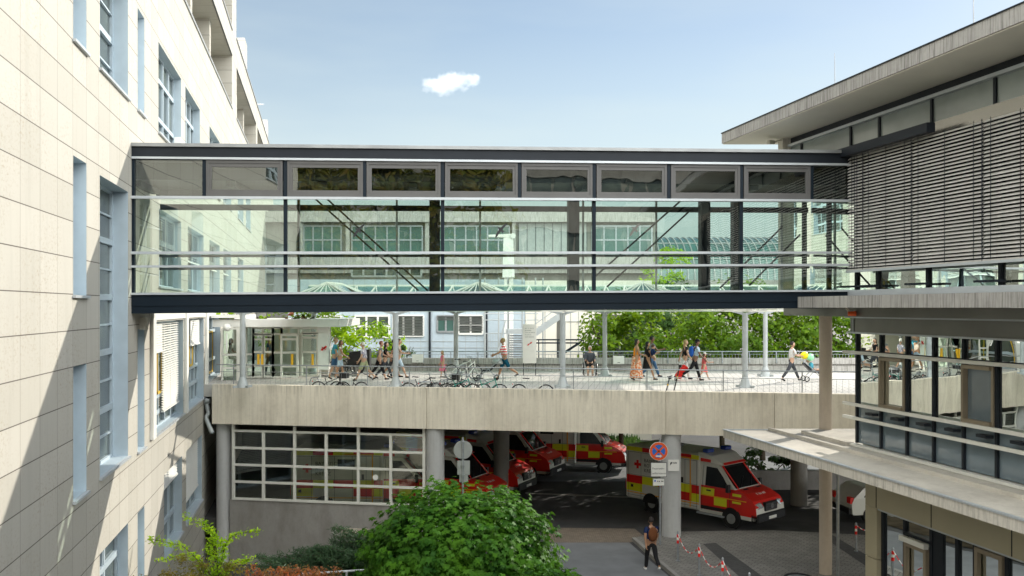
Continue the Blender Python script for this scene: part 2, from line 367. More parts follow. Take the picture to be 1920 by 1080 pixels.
# ------------------------------------------------------------------ ground
def axis(vals): return sorted(set(vals))
gx = axis([-400, -200, -120, -80, -60, -40, -30, -25, -20, -16] + [-14+i*.5 for i in range(80)] + [28, 32, 40, 60, 80, 120, 200, 400])
gy = axis([-200, -100, -60, -40, -20, -10, 0, 5, 10, 15] + [18+i*.5 for i in range(66)] + [55, 60, 70, 80, 100, 140, 200, 300, 500, 900])
def gh(x, y):
    t = min(1, max(0, (x+3.4)/2.6)); h = -1.75*(1-t*t*(3-2*t))
    if y > 40: h = 0
    if y < 14: h = h
    return h
mb = MB(); nx = len(gx)
mb.raw([(x, y, gh(x, y)) for y in gy for x in gx], [(j*nx+i, j*nx+i+1, (j+1)*nx+i+1, (j+1)*nx+i) for j in range(len(gy)-1) for i in range(nx-1)], 0, False)
tag(mb.build('ground', 'asphalt'), kind='structure')
# planting bed sheet, driveway, paving
mb = MB(); xs = [-12+i*.6 for i in range(22)]; ys = [12+i*1.2 for i in range(21)]
mb.raw([(x, y, gh(x, min(y, 37.2))+.012+.05*math.sin(3*x+y*2)*(1 if x < 0 else 0)*.5+.02) for y in ys for x in xs if True], [(j*22+i, j*22+i+1, (j+1)*22+i+1, (j+1)*22+i) for j in range(20) for i in range(21)], 0, True)
tag(mb.build('planting_bed_soil', 'soil'), kind='structure')
def sheet(name, pts, z, mat, th=0.0):
    mb = MB()
    if th: mb.prism([Vector((p.x, p.y, z)) for p in pts], (0, 0, -th))
    else: mb.face([Vector((p.x, p.y, z)) for p in pts])
    return tag(mb.build(name, mat), kind='structure')
a = GP(1185, 1020); b_ = GP(1262, 1100); c_ = GP(1340, 1200)
sheet('driveway', [GP(1020, 1018), GP(1180, 1018), GP(1205, 1040), GP(1300, 1120), GP(1420, 1300), Vector((1.3, 14, 0)), Vector((.8, 26, 0))][::1], .014, 'driveway')
sheet('faded_lane_line', [GP(985, 926), GP(985, 923.5), GP(1190, 931.5), GP(1190, 934)], .006, 'concrete')
sheet('sett_strip', [GP(1020, 1018), GP(1020, 990), GP(1190, 992), GP(1215, 1012), GP(1180, 1018)], .016, 'setts')
# raised pavement with kerb
pv = [GP(1188, 1014), GP(1240, 1003), GP(1450, 1000), GP(1640, 1010), Vector((12.5, 24, 0)), Vector((12.5, 15, 0)), GP(1480, 1300), GP(1306, 1118), GP(1230, 1052)]
sheet('pavement', pv, .12, 'pavers', .12)
kp = [pv[0], pv[8], pv[7], pv[6]]; mb = MB()
for i in range(3): mb.bar(kp[i]+Vector((0, 0, .065)), kp[i+1]+Vector((0, 0, .065)), .14, .13)
tag(mb.build('kerb_stone', 'concrete'), kind='structure')
sheet('dark_paving_band', [GP(1318, 1020, .12), GP(1342, 1018, .12), GP(1470, 1110, .12), GP(1440, 1130, .12)], .126, 'darkpavers')
sheet('dark_paving_band', [GP(1540, 1005, .12), GP(1560, 1003, .12), GP(1700, 1085, .12), GP(1680, 1100, .12)], .126, 'darkpavers')
mb = MB(); c = GP(1497, 1084, .12)
mb.ring((c.x, c.y, .13), .42, .05, (0, 0, 1), 28, 4, 0); mb.tube((c.x, c.y, .10), (c.x, c.y, .135), .36, .36, 24, 1)
tag(mb.build('manhole_cover', ['black', 'galv'], org=(c.x, c.y, .12)), 'round iron manhole cover ringed by dark setts at the bottom of the pavement', 'manhole')
# lawn far right behind the deck
sheet('lawn', [Vector((3.5, 54.5, 0)), Vector((8, 54.2, 0)), Vector((8, 64, 0)), Vector((3.5, 64, 0))], .02, 'grass')
sheet('rear_road', [Vector((-6, 46.5, 0)), Vector((40, 46.5, 0)), Vector((40, 54.4, 0)), Vector((-6, 54.4, 0))], .008, 'driveway')

# ------------------------------------------------------------------ left stone building
LW = -4.76
lb = thing('stone_office_building', 'tall cream stone clad building with recessed windows on the left', 'building', (-9.6, 23.6, -2))
H_WIN = [(18, 19.02, 13.85, 16.5), (20.17, 23.14, 13.85, 16.55), (24.36, 25.3, 13.85, 16.5), (27.5, 32.0, 13.85, 16.5), (33.0, 37.0, 13.85, 16.5),
         (40.2, 44.3, 13.85, 16.5), (46, 50, 13.85, 16.5), (54, 58, 13.85, 16.5), (60, 64, 13.85, 16.5),
         (18, 19.02, 8.91, 11.6), (20.17, 23.14, 4.99, 11.53), (18, 19.02, 4.93, 7.52), (24.36, 25.3, 4.9, 8.1), (26.4, 32.5, 4.99, 8.25), (33.2, 38.2, 4.99, 8.25),
         (39.4, 44.6, 5.55, 8.25), (27.6, 32.0, 9.3, 11.6), (33.6, 38.2, 9.3, 11.6), (40.2, 44.3, 9.3, 11.6), (46, 50, 9.3, 11.6), (54, 58, 9.3, 11.6),
         (20.17, 23.14, .5, 3.33), (24.36, 25.3, .9, 3.3), (28.5, 32.2, .95, 3.55), (33.2, 37.6, .95, 3.55),
         (6, 10, 4.99, 11.53), (6, 10, 13.85, 16.5)]
LOG = [(12, 50.5, 19.5, 22.3), (53.3, 69.4, 19.5, 22.3), (71, 84, 19.5, 22.3), (12, 50.5, 23.75, 27.0)]
DEP = .30
def facade(mb, L, s0, s1, z0, z1, holes, mi=0):
    SS = axis([s0, s1]+[x for h in holes for x in h[:2] if s0 < x < s1]); ZZ = axis([z0, z1]+[x for h in holes for x in h[2:4] if z0 < x < z1])
    for i in range(len(SS)-1):
        for j in range(len(ZZ)-1):
            cs = (SS[i]+SS[i+1])/2; cz = (ZZ[j]+ZZ[j+1])/2
            if any(h[0] < cs < h[1] and h[2] < cz < h[3] for h in holes): continue
            mb.face([F(L, SS[i], ZZ[j]), F(L, SS[i+1], ZZ[j]), F(L, SS[i+1], ZZ[j+1]), F(L, SS[i], ZZ[j+1])], mi)
def reveals(mb, L, h, dep, mi=0, back=None):
    s0, s1, z0, z1 = h; q = lambda s, z, d: F(L-d, s, z)
    for (a, b) in (((s0, z0), (s1, z0)), ((s1, z0), (s1, z1)), ((s1, z1), (s0, z1)), ((s0, z1), (s0, z0))):
        mb.face([q(*a, 0), q(*b, 0), q(*b, dep), q(*a, dep)], mi)
    if back is not None: mb.face([q(s0, z0, dep), q(s1, z0, dep), q(s1, z1, dep), q(s0, z1, dep)], back)
mb = MB()
facade(mb, LW, 4, 95, -2.5, 23.9, H_WIN+LOG[:3]+[(12, 50.5, 23.75, 23.9)])
facade(mb, LW, 4, 53.06, 23.9, 28.5, [LOG[3]])
for h in LOG: reveals(mb, LW, h, 2.6, 0, 0)
mb.face([F(LW, 53.06, 23.9), F(-12, 53.06, 23.9), F(-12, 53.06, 28.5), F(LW, 53.06, 28.5)])
mb.box(F, -16, LW-.01, 4, 53.05, 28.3, 28.5); mb.box(F, -16, LW-.01, 53.1, 95, 23.7, 23.9)
mb.face([F(-16, 4, -2.5), F(-16, 95, -2.5), F(-16, 95, 23.7), F(-16, 4, 23.7)]); mb.face([F(-16, 4, -2.5), F(LW, 4, -2.5), F(LW, 4, 28.4), F(-16, 4, 28.4)]); mb.face([F(-16, 95, -2.5), F(LW, 95, -2.5), F(LW, 95, 23.9), F(-16, 95, 23.9)])
# loggia cross walls
for s in (18, 24.5, 31, 37.5, 44):
    for z in (19.5, 23.75): mb.box(F, LW-2.6, LW-.45, s, s+.55, z, z+2.8)
for s in (58.5, 64, 75, 79.5): mb.box(F, LW-2.6, LW-.5, s, s+.6, 19.5, 22.3)
# roof stair heads
mb.box(F, -7.6, -5.0, 62, 64, 23.9, 26.6); mb.box(F, -8, -5.2, 92, 93.5, 23.9, 27.2); mb.box(F, -7.4, -5.0, 84, 85.4, 23.9, 25.0)
mb.build('wall', 'stone', lb)
mb = MB()
for h in LOG:
    mb.box(F, LW-.05, LW+.05, h[0], h[1], h[2]-.10, h[2], 0); mb.box(F, LW-.04, LW+.03, h[0], h[1], h[3], h[3]+.05, 0)
    mb.box(F, LW-2.58, LW-2.5, h[0]+.2, h[1]-.2, h[2]+.5, h[3]-.5, 1)
mb.box(F, LW-.25, LW+.06, 53.1, 95, 23.9, 24.0, 0)
mb.build('coping', ['zinc', 'pane'], lb)
def fwin(h, cols, zs, thin=True, fmat='bluewhite', slits=False, L=LW, dep=DEP, blind=None, yel=None, sill=True, rev='bluewhite'):
    s0, s1, z0, z1 = h
    m = MB(); reveals(m, L, h, dep)
    g = L-dep; B = lambda a, b, c, d, pr=.05: m.box(F, g-.04, g+pr, a, b, c, d)
    if not slits:
        e = .07; B(s0, s0+e, z0, z1); B(s1-e, s1, z0, z1); B(s0+e, s1-e, z0, z0+e); B(s0+e, s1-e, z1-e, z1)
        for k in range(1, cols):
            s = s0+(s1-s0)*k/cols; B(s-.05, s+.05, z0+e, z1-e, .06)
        rows = [z1]+zs+[z0]
        for z in zs: B(s0+e, s1-e, z-.07, z+.07, .065)
        if thin:
            for i in range(len(rows)-1):
                if rows[i]-rows[i+1] > .9:
                    zm = (rows[i]+rows[i+1])/2; B(s0+e, s1-e, zm-.022, zm+.022, .045)
        if cols <= 2:
            for k in range(cols):
                w_ = (s1-s0)/cols; a = s0+k*w_+.12; b2 = s0+(k+1)*w_-.12
                for i in range(len(rows)-1):
                    B(a-.05, a, rows[i+1]+.07, rows[i]-.07, .045); B(b2, b2+.05, rows[i+1]+.07, rows[i]-.07, .045)
    o = m.build('window', fmat, lb)
    p = MB(); p.face([F(g-.01, s0, z0), F(g-.01, s1, z0), F(g-.01, s1, z1), F(g-.01, s0, z1)]); p.build('pane', 'bluewhite' if slits else 'pane', o)
    if yel:
        y = MB(); ys0, ys1, yz0, yz1, n = yel
        for k in range(n):
            a = ys0+(ys1-ys0)*k/n+.08; b2 = ys0+(ys1-ys0)*(k+1)/n-.08
            for (q0, q1, r0, r1) in ((a, a+.07, yz0, yz1), (b2-.07, b2, yz0, yz1), (a, b2, yz0, yz0+.08), (a, b2, yz1-.08, yz1)): y.box(F, g+.05, g+.09, q0, q1, r0, r1)
        y.build('yellow_sash', 'yellow', o)
    if blind:
        for (bs0, bs1, bz0, bz1, cl) in blind:
            y = MB(); n = int((bz1-bz0)/.075)
            for k in range(n):
                zc = bz0+(k+.5)*(bz1-bz0)/n
                if cl: y.box(F, g+.12, g+.15, bs0, bs1, zc-.034, zc+.034)
                else: y.face([F(g+.10, bs0, zc+.018), F(g+.10, bs1, zc+.018), F(g+.18, bs1, zc-.018), F(g+.18, bs0, zc-.018)])
            for s_ in (bs0+.3, (bs0+bs1)/2, bs1-.3): y.box(F, g+.135, g+.145, s_-.012, s_+.012, bz0, bz1)
            y.box(F, g+.10, g+.19, bs0, bs1, bz0-.05, bz0)
            y.build('blind', 'whitepaint', o)
    if sill:
        q = MB(); q.box(F, L-dep, L+.07, s0-.05, s1+.08, z0-.06, z0-.005); q.build('window_sill', 'alu', o)
for h in H_WIN:
    if h[1]-h[0] < 1.2: fwin(h, 1, [], slits=True, blind=[(h[0]+.1, h[1]-.25, 15.0, 16.45, False)] if h[0] == 18 and h[2] > 13 else None)
    elif h[2] == 4.99 and h[3] > 11: fwin(h, 2, [10.26, 8.91, 7.6, 6.24], dep=.42)
    elif h[0] == 20.17 and h[2] > 13: fwin(h, 2, [15.2], dep=.42)
    elif h[2] > 13: fwin(h, 4, [15.7, 14.5], thin=False)
    elif h[0] == 26.4: fwin(h, 5, [5.95, 5.45], thin=False, blind=[(26.6, 29.1, 7.35, 8.2, True), (29.1, 32.3, 5.45, 8.2, False)], yel=(26.5, 29.5, 6.0, 8.1, 3))
    elif h[0] == 33.2 and h[2] > 4: fwin(h, 5, [7.55, 6.35, 5.7], thin=False, blind=[(35.4, 38.0, 7.25, 8.2, True)], yel=(33.4, 36.6, 6.4, 7.6, 3))
    elif h[0] == 39.4: fwin(h, 4, [7.6, 6.3], thin=False, yel=(39.6, 43.4, 5.7, 7.6, 2))
    elif h[2] == .95: fwin(h, 3, [1.75], thin=False, blind=[(h[0]+.1, h[1]-.2, 3.0 if h[0] < 30 else 1.6, 3.5, False)])
    elif h[2] > 9 and h[3] < 12: fwin(h, 3, [10.7], thin=False, blind=[(h[0]+.1, h[1]-.2, 10.4, 11.5, False)])
    else: fwin(h, 2, [h[3]-.7], thin=True)
mb = MB()
for (s0, s1) in ((26.2, 32.7), (33.0, 38.4), (39.2, 44.8)): mb.box(F, LW, LW+.05, s0, s1, 8.3, 8.75)
for s in (26.2, 32.75, 38.7): mb.box(F, LW, LW+.10, s-.05, s+.42, 4.95, 8.7)
mb.build('white_pilaster', 'whitepaint', lb)
mb = MB(); mb.box(F, LW, LW+.16, 24.6, 25.0, 8.08, 8.40); mb.build('wall_lamp', 'soffit', lb)
for s in (32.3, 44.6):
    mb = MB(); mb.box(F, LW-.1, LW+.12, s-1.2, s-.2, 13.72, 14.35); mb.build('ventilation_box', 'whitepaint', lb)
mb = MB(); p0 = F(-5.4, 80, 23.9); mb.tube(p0, p0+Vector((0, 0, 2.3)), .03); mb.bar(p0+Vector((-.7, 0, 2.2)), p0+Vector((.6, 0, 2.2)), .04, .12); mb.build('roof_antenna', 'galv', lb)
mb = MB(); p = [P(388, 758, 38.4), P(391, 775, 38.2), P(386, 783, 38.1), P(393, 800, 38.0), P(398, 812, 37.9)]
mb.path(p, .09, 8); mb.tube(P(381, 752, 38.4), P(394, 752, 38.4), .17, .1, 8); tag(mb.build('downpipe', 'grey', org=p[4]), 'crooked grey rainwater downpipe between the white building and the concrete deck', 'pipe')

# ------------------------------------------------------------------ glass footbridge
A_ = Vector((-9.615, 23.6, 0)); B_ = Vector((9.105, 25.7, 0)); DB = (B_-A_); LB = DB.length; UB = DB.normalized(); NBR = Vector((-UB.y, UB.x, 0))
def tpx(px, v=0.0):
    k = (px-960)/FPX; o = A_+NBR*v; return (k*o.y-o.x)/(DB.x-k*DB.y)
def zrow(t, yl, yr, v=0): return (CAMZ+(HOR-yl)/74.15)*(1-t)+(CAMZ+(HOR-yr)/68.1)*t
def BRP(t, v, z): p = A_+DB*t+NBR*v; return Vector((p.x, p.y, z))
def rowbox(mb, t0, t1, v0, v1, top, bot, mi=0):
    vs = [BRP(t, v, zrow(t, *(top if k else bot))) for k in (0, 1) for v in (v0, v1) for t in (t0, t1)]
    mb.raw(vs, [(0, 2, 3, 1), (4, 5, 7, 6), (0, 1, 5, 4), (2, 6, 7, 3), (0, 4, 6, 2), (1, 3, 7, 5)], mi, False)
def zbox(mb, t0, t1, v0, v1, z0, z1, mi=0): mb.box(lambda a, b, c: BRP(a, b, c+.13*a), t0, t1, v0, v1, z0, z1, mi)
W = 2.8; T1 = 1.012
br = thing('glass_footbridge', 'enclosed glass footbridge with black steel beams spanning between the two buildings', 'footbridge', (0, 25.5, 8.5))
m = MB(); rowbox(m, 0, T1, -.10, W+.1, (268.5, 282.5), (275, 288)); m.build('roof_flashing', 'zinc', br)
m = MB(); rowbox(m, 0, T1, -.04, W+.04, (275, 288), (294, 307)); m.build('roof_beam', 'dark', br)
m = MB(); rowbox(m, 0, T1, 0.03, W-.03, (549, 544), (553, 547), 1); rowbox(m, 0, T1, -.06, W+.04, (553, 547), (574, 565), 0); rowbox(m, 0, T1, -.04, W+.02, (574, 565), (588, 577.6), 0)
m.build('floor_beam', ['darkblue', 'soffit'], br)
m = MB()
for top, bot in (((294, 307), (298, 311)), ((368, 375), (373, 379)), ((472, 472), (477, 476)), ((498, 495), (502, 499)), ((549, 543.5), (553, 547))): rowbox(m, 0, T1, -.12 if top[0] != 294 else -.08, -.02, top, bot)
m.build('horizontal_rail', 'alu', br)
for px in (249, 535, 830, 1114, 1390): m = MB(); t = tpx(px); dt = .045/LB; rowbox(m, max(0, t-dt), t+dt, -.015, .10, (298, 311), (549, 543.5)); m.build('mullion', 'darkblue', br)
for px in (383, 683.5, 974, 1254, 1522): m = MB(); t = tpx(px); dt = .045/LB; rowbox(m, t-dt, t+dt, -.015, .08, (298, 311), (368, 375)); m.build('mullion', 'darkblue', br)
m = MB(); mains = [0]+[tpx(x) for x in (535, 830, 1114, 1390)]+[T1]; rb = random.Random(3)
for i in range(5):
    j = rb.uniform(-.012, .012); m.face([BRP(mains[i], .05+j, zrow(mains[i], 549, 543.5)), BRP(mains[i+1], .05-j, zrow(mains[i+1], 549, 543.5)), BRP(mains[i+1], .05-j, zrow(mains[i+1], 373, 379)), BRP(mains[i], .05+j, zrow(mains[i], 373, 379))])
for a, b2 in ((249, 380), (1525, 1592)):
    a = tpx(a); b2 = min(T1, tpx(b2)); m.face([BRP(a, .05, zrow(a, 368, 375)), BRP(b2, .05, zrow(b2, 368, 375)), BRP(b2, .05, zrow(b2, 298, 311)), BRP(a, .05, zrow(a, 298, 311))])
m.build('front_glazing', 'glassbridge', br)
for a, b2 in ((387, 530), (539, 680.5), (687.5, 826), (834.5, 970.5), (978, 1110.5), (1118.5, 1250), (1258, 1387), (1394.5, 1519)):
    ta, tb = tpx(a), tpx(b2); m = MB(); e = .06/LB; f = .13/LB
    def rb_(t0, t1, v0, v1, k0, k1):   # k measured down from the top of the band 0..1
        top = (298+70*k0, 311+64*k0); bot = (298+70*k1, 311+64*k1); rowbox(m, t0, t1, v0, v1, top, bot)
    rb_(ta, tb, -.03, .05, .0, .09); rb_(ta, tb, -.03, .05, .91, 1); rb_(ta, ta+e, -.03, .05, .09, .91); rb_(tb-e, tb, -.03, .05, .09, .91)
    rb_(ta+e, tb-e, -.01, .06, .09, .19); rb_(ta+e, tb-e, -.01, .06, .81, .91); rb_(ta+e, ta+f, -.01, .06, .19, .81); rb_(tb-f, tb-e, -.01, .06, .19, .81)
    o = m.build('window', 'bronze', br)
    m = MB(); z = lambda t, k: zrow(t, 298+70*k, 311+64*k)
    m.face([BRP(ta+f, .03, z(ta, .81)), BRP(tb-f, .03, z(tb, .81)), BRP(tb-f, .03, z(tb, .19)), BRP(ta+f, .03, z(ta, .19))]); m.build('pane', 'glassbridge', o)
# rear side
m = MB(); zbox(m, 0, T1, W-.08, W, 11.42, 11.58); zbox(m, 0, T1, .35, W-.05, 11.95, 12.40); zbox(m, 0, T1, W-.5, W-.04, 11.74, 11.94); zbox(m, 0, T1, W-.06, W, 8.9, 9.05)
for k in range(9): t = k/8; zbox(m, t-.006, t+.006, .4, W-.55, 11.80, 11.94)
m.build('ceiling', 'dark', br)
m = MB()
for z in (10.08, 9.72): zbox(m, 0, T1, W-.16, W-.11, z, z+.07)
m.build('handrail', 'black', br)
for px, ww in ((815, .30), (1075, .32), (1321, .28), (1380, .22), (560, .05)):
    m = MB(); t = tpx(px, W-.3); dt = ww/2/LB; zbox(m, t-dt, t+dt, W-.42, W-.12, 9.05, 11.73); m.build('post', 'dark', br)
m = MB()
for px in (744, 900, 1093, 1230, 1465): t = tpx(px, W); zbox(m, t-.0015, t+.0015, W-.05, W, 9.05, 12.25)
m.build('rear_mullion', 'grey', br)
m = MB()
def brod(a, b2, v=W-.25):
    def pt(px, py): t = tpx(px, v); p = BRP(t, v, 0); return P(px, py, p.y)
    m.tube(pt(*a), pt(*b2), .028, n=6)
for r in (((590, 372), (785, 545)), ((612, 372), (802, 545)), ((1278, 375), (1112, 522)), ((1297, 392), (1138, 538)), ((1467, 425), (1350, 540)), ((1500, 440), (1405, 535))): brod(*r)
m.build('tie_rod', 'black', br)
m = MB(); m.face([BRP(0, W, 9.05), BRP(T1, W, 9.18), BRP(T1, W, 12.35), BRP(0, W, 12.25)]); m.build('rear_glazing', 'glassback', br)
def bird(c, sc, rot, col):
    pts = [(-.60, -.06), (-.42, .04), (-.20, .08), (-.07, .09), (-.05, .20), (.0, .25), (.05, .20), (.07, .09), (.22, .08), (.44, .05), (.62, -.04), (.42, -.06), (.20, -.06), (.06, -.08), (.09, -.24), (0, -.20), (-.09, -.24), (-.06, -.08), (-.22, -.07), (-.42, -.10)]
    m = MB(); cr, sr = math.cos(rot), math.sin(rot)
    q = []
    for x, y in pts:
        x, y = x*sc, y*sc; u, v = x*cr-y*sr, x*sr+y*cr; p = c+UB*u; q.append(Vector((p.x, p.y, c.z+v)))
    m.prism(q, NBR*-.004); m.build('bird_decal', col, br)
for px, py, sc, c in ((672, 432, .40, 'black'), (939, 431, .44, 'black'), (1190, 430, .42, 'darkmetal')):
    t = tpx(px, .03); p = BRP(t, .03, 0); bird(Vector((p.x, p.y, CAMZ+(HOR-py)/FPX*p.y)), sc, .85, c)

# ------------------------------------------------------------------ right building
rbg = thing('glass_office_building', 'glass and concrete office wing with a deep flat roof and lowered blinds on the right', 'building', (10, 24, 0))
SN = 4.0
m = MB(); m.box(F, 13.3, 34, SN-8, 30.9, 14.09, 14.42); m.build('flat_roof', ['fascia'], rbg)
m = MB(); m.box(F, 13.33, 33.9, SN-8, 30.87, 14.06, 14.085); m.build('soffit', 'soffit', rbg)
m = MB(); m.box(F, 13.28, 13.34, SN-8, 30.92, 14.42, 14.45); m.build('roof_edge', 'dark', rbg)
m = MB(); m.box(F, 15.0, 15.2, SN-8, 30.0, 13.86, 14.055, 0)
m.box(F, 14.3, 14.5, 22.0, 25.95, 12.80, 13.03, 0)
for s in [29.1, 26.4, 25.05, 22.9, 20.75, 18.6, 16.4, 14.2, 12, 9.8, 7.6]: m.box(F, 14.99, 15.03, s-.04, s+.04, 13.15, 13.78, 0)
m.build('dark_frame', ['dark'], rbg)
m = MB(); m.box(F, 14.9, 15.05, SN-8, 30.0, 13.78, 13.86); m.box(F, 14.5, 14.62, SN-8, 25.8, 8.98, 9.14); m.box(F, 14.5, 14.56, SN, 25.75, 9.62, 9.68)
m.box(F, 14.85, 14.92, SN-8, 26.45, 8.37, 8.42); m.box(F, 14.92, 15.16, SN-8, 26.45, 7.94, 7.985)
m.build('light_rail', 'alu', rbg)
m = MB(); m.box(F, 14.86, 15.02, SN-8, 30.0, 12.82, 13.15); m.build('metal_band', 'metalband', rbg)
m = MB(); m.face([F(15.04, SN-8, 13.15), F(15.04, 30, 13.15), F(15.04, 30, 13.78), F(15.04, SN-8, 13.78)]); m.build('clerestory_glazing', 'greypanelglass', rbg)
m = MB(); m.face([F(14.95, SN-8, 9.75), F(14.95, 25.9, 9.75), F(14.95, 25.9, 12.82), F(14.95, SN-8, 12.82)]); m.build('shaded_glazing', 'carglass', rbg)
m = MB(); m.face([F(14.95, SN-8, 9.0), F(14.95, 25.9, 9.0), F(14.95, 25.9, 9.75), F(14.95, SN-8, 9.75)]); m.face([F(14.95, 25.9, 9.0), F(14.95, 30, 9.0), F(14.95, 30, 12.82), F(14.95, 25.9, 12.82)]); m.face([F(14.95, 30, 9.0), F(22, 30, 9.0), F(22, 30, 12.82), F(14.95, 30, 12.82)])
m.build('upper_glazing', 'glassoffice', rbg)
m = MB()
mulU = [25.95, 24.95, 22.9, 20.45, 18.2, 16, 13.8, 11.6, 9.4, 7.2, 27.4, 28.8]
for s in mulU: m.box(F, 14.89, 14.94, s-.05, s+.05, 9.0, 12.82)
for s in mulU[:-2]: m.box(F, 14.55, 14.75, s-.02, s+.34, 9.22, 9.27); m.box(F, 14.55, 14.75, s-.36, s-.06, 9.22, 9.27)
m.box(F, 14.45, 14.8, SN-8, 25.3, 8.96, 8.985)
m.build('upper_mullion', 'dark', rbg)
m = MB(); m.box(F, 14.75, 15.0, 29.75, 30.05, 8.9, 14.06); m.box(F, 15.0, 15.2, 28.2, 28.4, 9, 12.8); m.build('corner_column', 'fascialight', rbg)
# interior shell upper
m = MB(); m.box(F, 15.3, 33, SN-8, 29.9, 8.70, 8.99); m.box(F, 19.5, 19.7, SN-8, 29.9, 9.0, 14.05); m.box(F, 15.2, 33, SN-8, 29.9, 12.84, 13.1); m.build('upper_interior', 'interior', rbg)
bays = [25.72, 24.95, 22.9, 20.45, 18.2, 16, 13.8, 11.6, 9.4]; rs = random.Random(4)
for i in range(len(bays)-1):
    m = MB(); s1, s0 = bays[i]-.015, bays[i+1]+.015; n = 36
    for k in range(n):
        zc = 9.74+(k+.5)*3.04/n; w_ = .030; tl = .029+rs.uniform(-.0015, .0015)+(0.005 if rs.random() < .08 else 0)
        sg = rs.uniform(-.004, .004)
        a, b2, c, d = F(14.55-w_, s0, zc-tl+sg), F(14.55-w_, s1, zc-tl-sg), F(14.55+w_, s1, zc+tl-sg), F(14.55+w_, s0, zc+tl+sg)
        mid0, mid1 = (a+d)/2+Vector((-.006, 0, .006)), (b2+c)/2+Vector((-.006, 0, .006))
        m.face([a, b2, mid1, mid0], 0, True); m.face([mid0, mid1, c, d], 0, True)
    for s in (s0+.25, (s0+s1)/2, s1-.25): m.box(F, 14.50, 14.505, s-.008, s+.008, 9.7, 12.8, 1)
    m.box(F, 14.50, 14.60, s0, s1, 9.68, 9.715, 0)
    m.box(F, 14.505, 14.515, s0-.014, s0+.006, 9.66, 12.8, 1)
    m.build('venetian_blind', ['slat', 'dark'], rbg)
# mid slab and undersides
m = MB(); m.box(F, 12.9, 17, SN-8, 25.2, 8.662, 8.955); m.build('ledge_slab', 'fascia', rbg)
m = MB(); m.box(F, 14.2, 14.4, SN-8, 26.3, 8.42, 8.66, 0); x0 = P(1477, 0, 30).x; m.box(ID, x0, x0+7, 29.7, 30.2, 8.41, 8.68, 0); m.box(F, 14.75, 15.1, 26.3, 29.7, 8.42, 8.68, 0)
m.box(F, 15.0, 15.2, SN-8, 26.4, 7.985, 8.365, 1); m.box(ID, F(15, 26.4, 0).x+.02, 22, 26.2, 26.4, 7.985, 8.365, 1)
m.box(F, 15.1, 30, SN-8, 30, 8.44, 8.655, 0)
m.build('fascia_panel', ['darkmetal', 'darkmetal'], rbg)
# middle storey
ML = [26.35, 25.22, 24.1, 23.05, 21.98, 20.9, 19.85, 18.8, 17.7, 16.6, 15.5, 14.4, 13.3, 12.2, 11.1, 10]
m = MB()
for s in ML: m.box(F, 15.13, 15.19, s-.035, s+.035, 4.85, 7.94)
m.box(F, 15.16, 15.3, SN-8, 26.4, 5.52, 5.58); m.box(F, 15.14, 15.3, SN-8, 26.4, 4.60, 4.78); m.box(F, 15.16, 15.3, SN-8, 26.4, 7.40, 7.46)
for s in ML[1:7]: m.box(F, 14.95, 15.12, s+.05, s+.38, 5.72, 5.79)
m.build('middle_mullion', 'dark', rbg)
m = MB()
for z in (7.36, 5.90, 5.52): m.box(F, 14.97, 15.05, SN-8, 26.75, z, z+.085)
m.box(F, 14.98, 15.14, SN-8, 26.4, 4.77, 4.84)
m.build('sunshade_rail', 'whiteframe', rbg)
m = MB(); m.face([F(15.2, SN-8, 5.9), F(15.2, 26.4, 5.9), F(15.2, 26.4, 7.94), F(15.2, SN-8, 7.94)]); m.face([F(15.2, 26.4, 4.85), F(22, 26.4, 4.85), F(22, 26.4, 7.94), F(15.2, 26.4, 7.94)]); m.build('middle_glazing', 'glassoffice', rbg)
m = MB(); m.face([F(15.2, SN-8, 4.85), F(15.2, 26.4, 4.85), F(15.2, 26.4, 5.9), F(15.2, SN-8, 5.9)]); m.build('spandrel_glazing', 'glasspanel', rbg)
for s1, s0, op in ((25.18, 24.14, 0), (21.94, 20.94, 1), (18.76, 17.74, 0)):
    m = MB(); e = .07
    m.box(F, 15.10, 15.18, s0, s0+e, 5.98, 7.33); m.box(F, 15.06, 15.18, s1-e, s1, 5.98, 7.33); m.box(F, 15.06, 15.18, s0+e, s1-e, 5.98, 6.07); m.box(F, 15.06, 15.18, s0+e, s1-e, 7.24, 7.33)
    o = m.build('opening_window', 'bronze2', rbg)
    if op:
        m = MB(); m.face([F(15.18, s0+e, 6.07), F(15.18, s1-e, 6.07), F(15.18, s1-e, 7.24), F(15.18, s0+e, 7.24)]); m.build('pane', 'glasspanel', o)
m = MB(); m.box(F, 15.3, 30, SN-8, 26.3, 4.72, 4.86, 0); m.box(F, 18.6, 18.8, SN-8, 26.3, 4.86, 8.4, 0); m.box(F, 15.3, 30, SN-8, 26.3, 7.99, 8.1, 0)
for s in (25.3, 23.1, 20.6, 17.2): m.box(F, 17.1, 18.6, s-.08, s+.08, 4.86, 7.99, 0)
for s in (24.2, 22.6, 21.4, 19.3): m.box(F, 15.6, 16.4, s-.5, s+.5, 5.55, 5.62, 1)
m.box(F, 15.5, 15.9, 24.1, 24.5, 5.62, 5.9, 2); m.box(F, 16.0, 16.3, 22.3, 22.9, 5.62, 6.1, 3); m.box(F, 15.6, 15.8, 21.1, 21.7, 5.62, 6.35, 3); m.box(F, 15.5, 15.65, 22.9, 23.2, 5.62, 5.8, 2)
m.box(F, 16.15, 16.25, 23.3, 26.2, 4.86, 7.2, 0); m.box(F, 16.3, 16.4, 19.2, 22.2, 4.86, 6.6, 4); m.box(F, 16.6, 17.2, 23.4, 23.9, 4.86, 6.9, 4); m.box(ID, F(15.3, 26.2, 0).x, F(22, 26.2, 0).x, 26.1, 26.18, 4.86, 7.1, 0); m.box(F, 16.2, 16.8, 20.0, 20.5, 4.86, 6.8, 4)
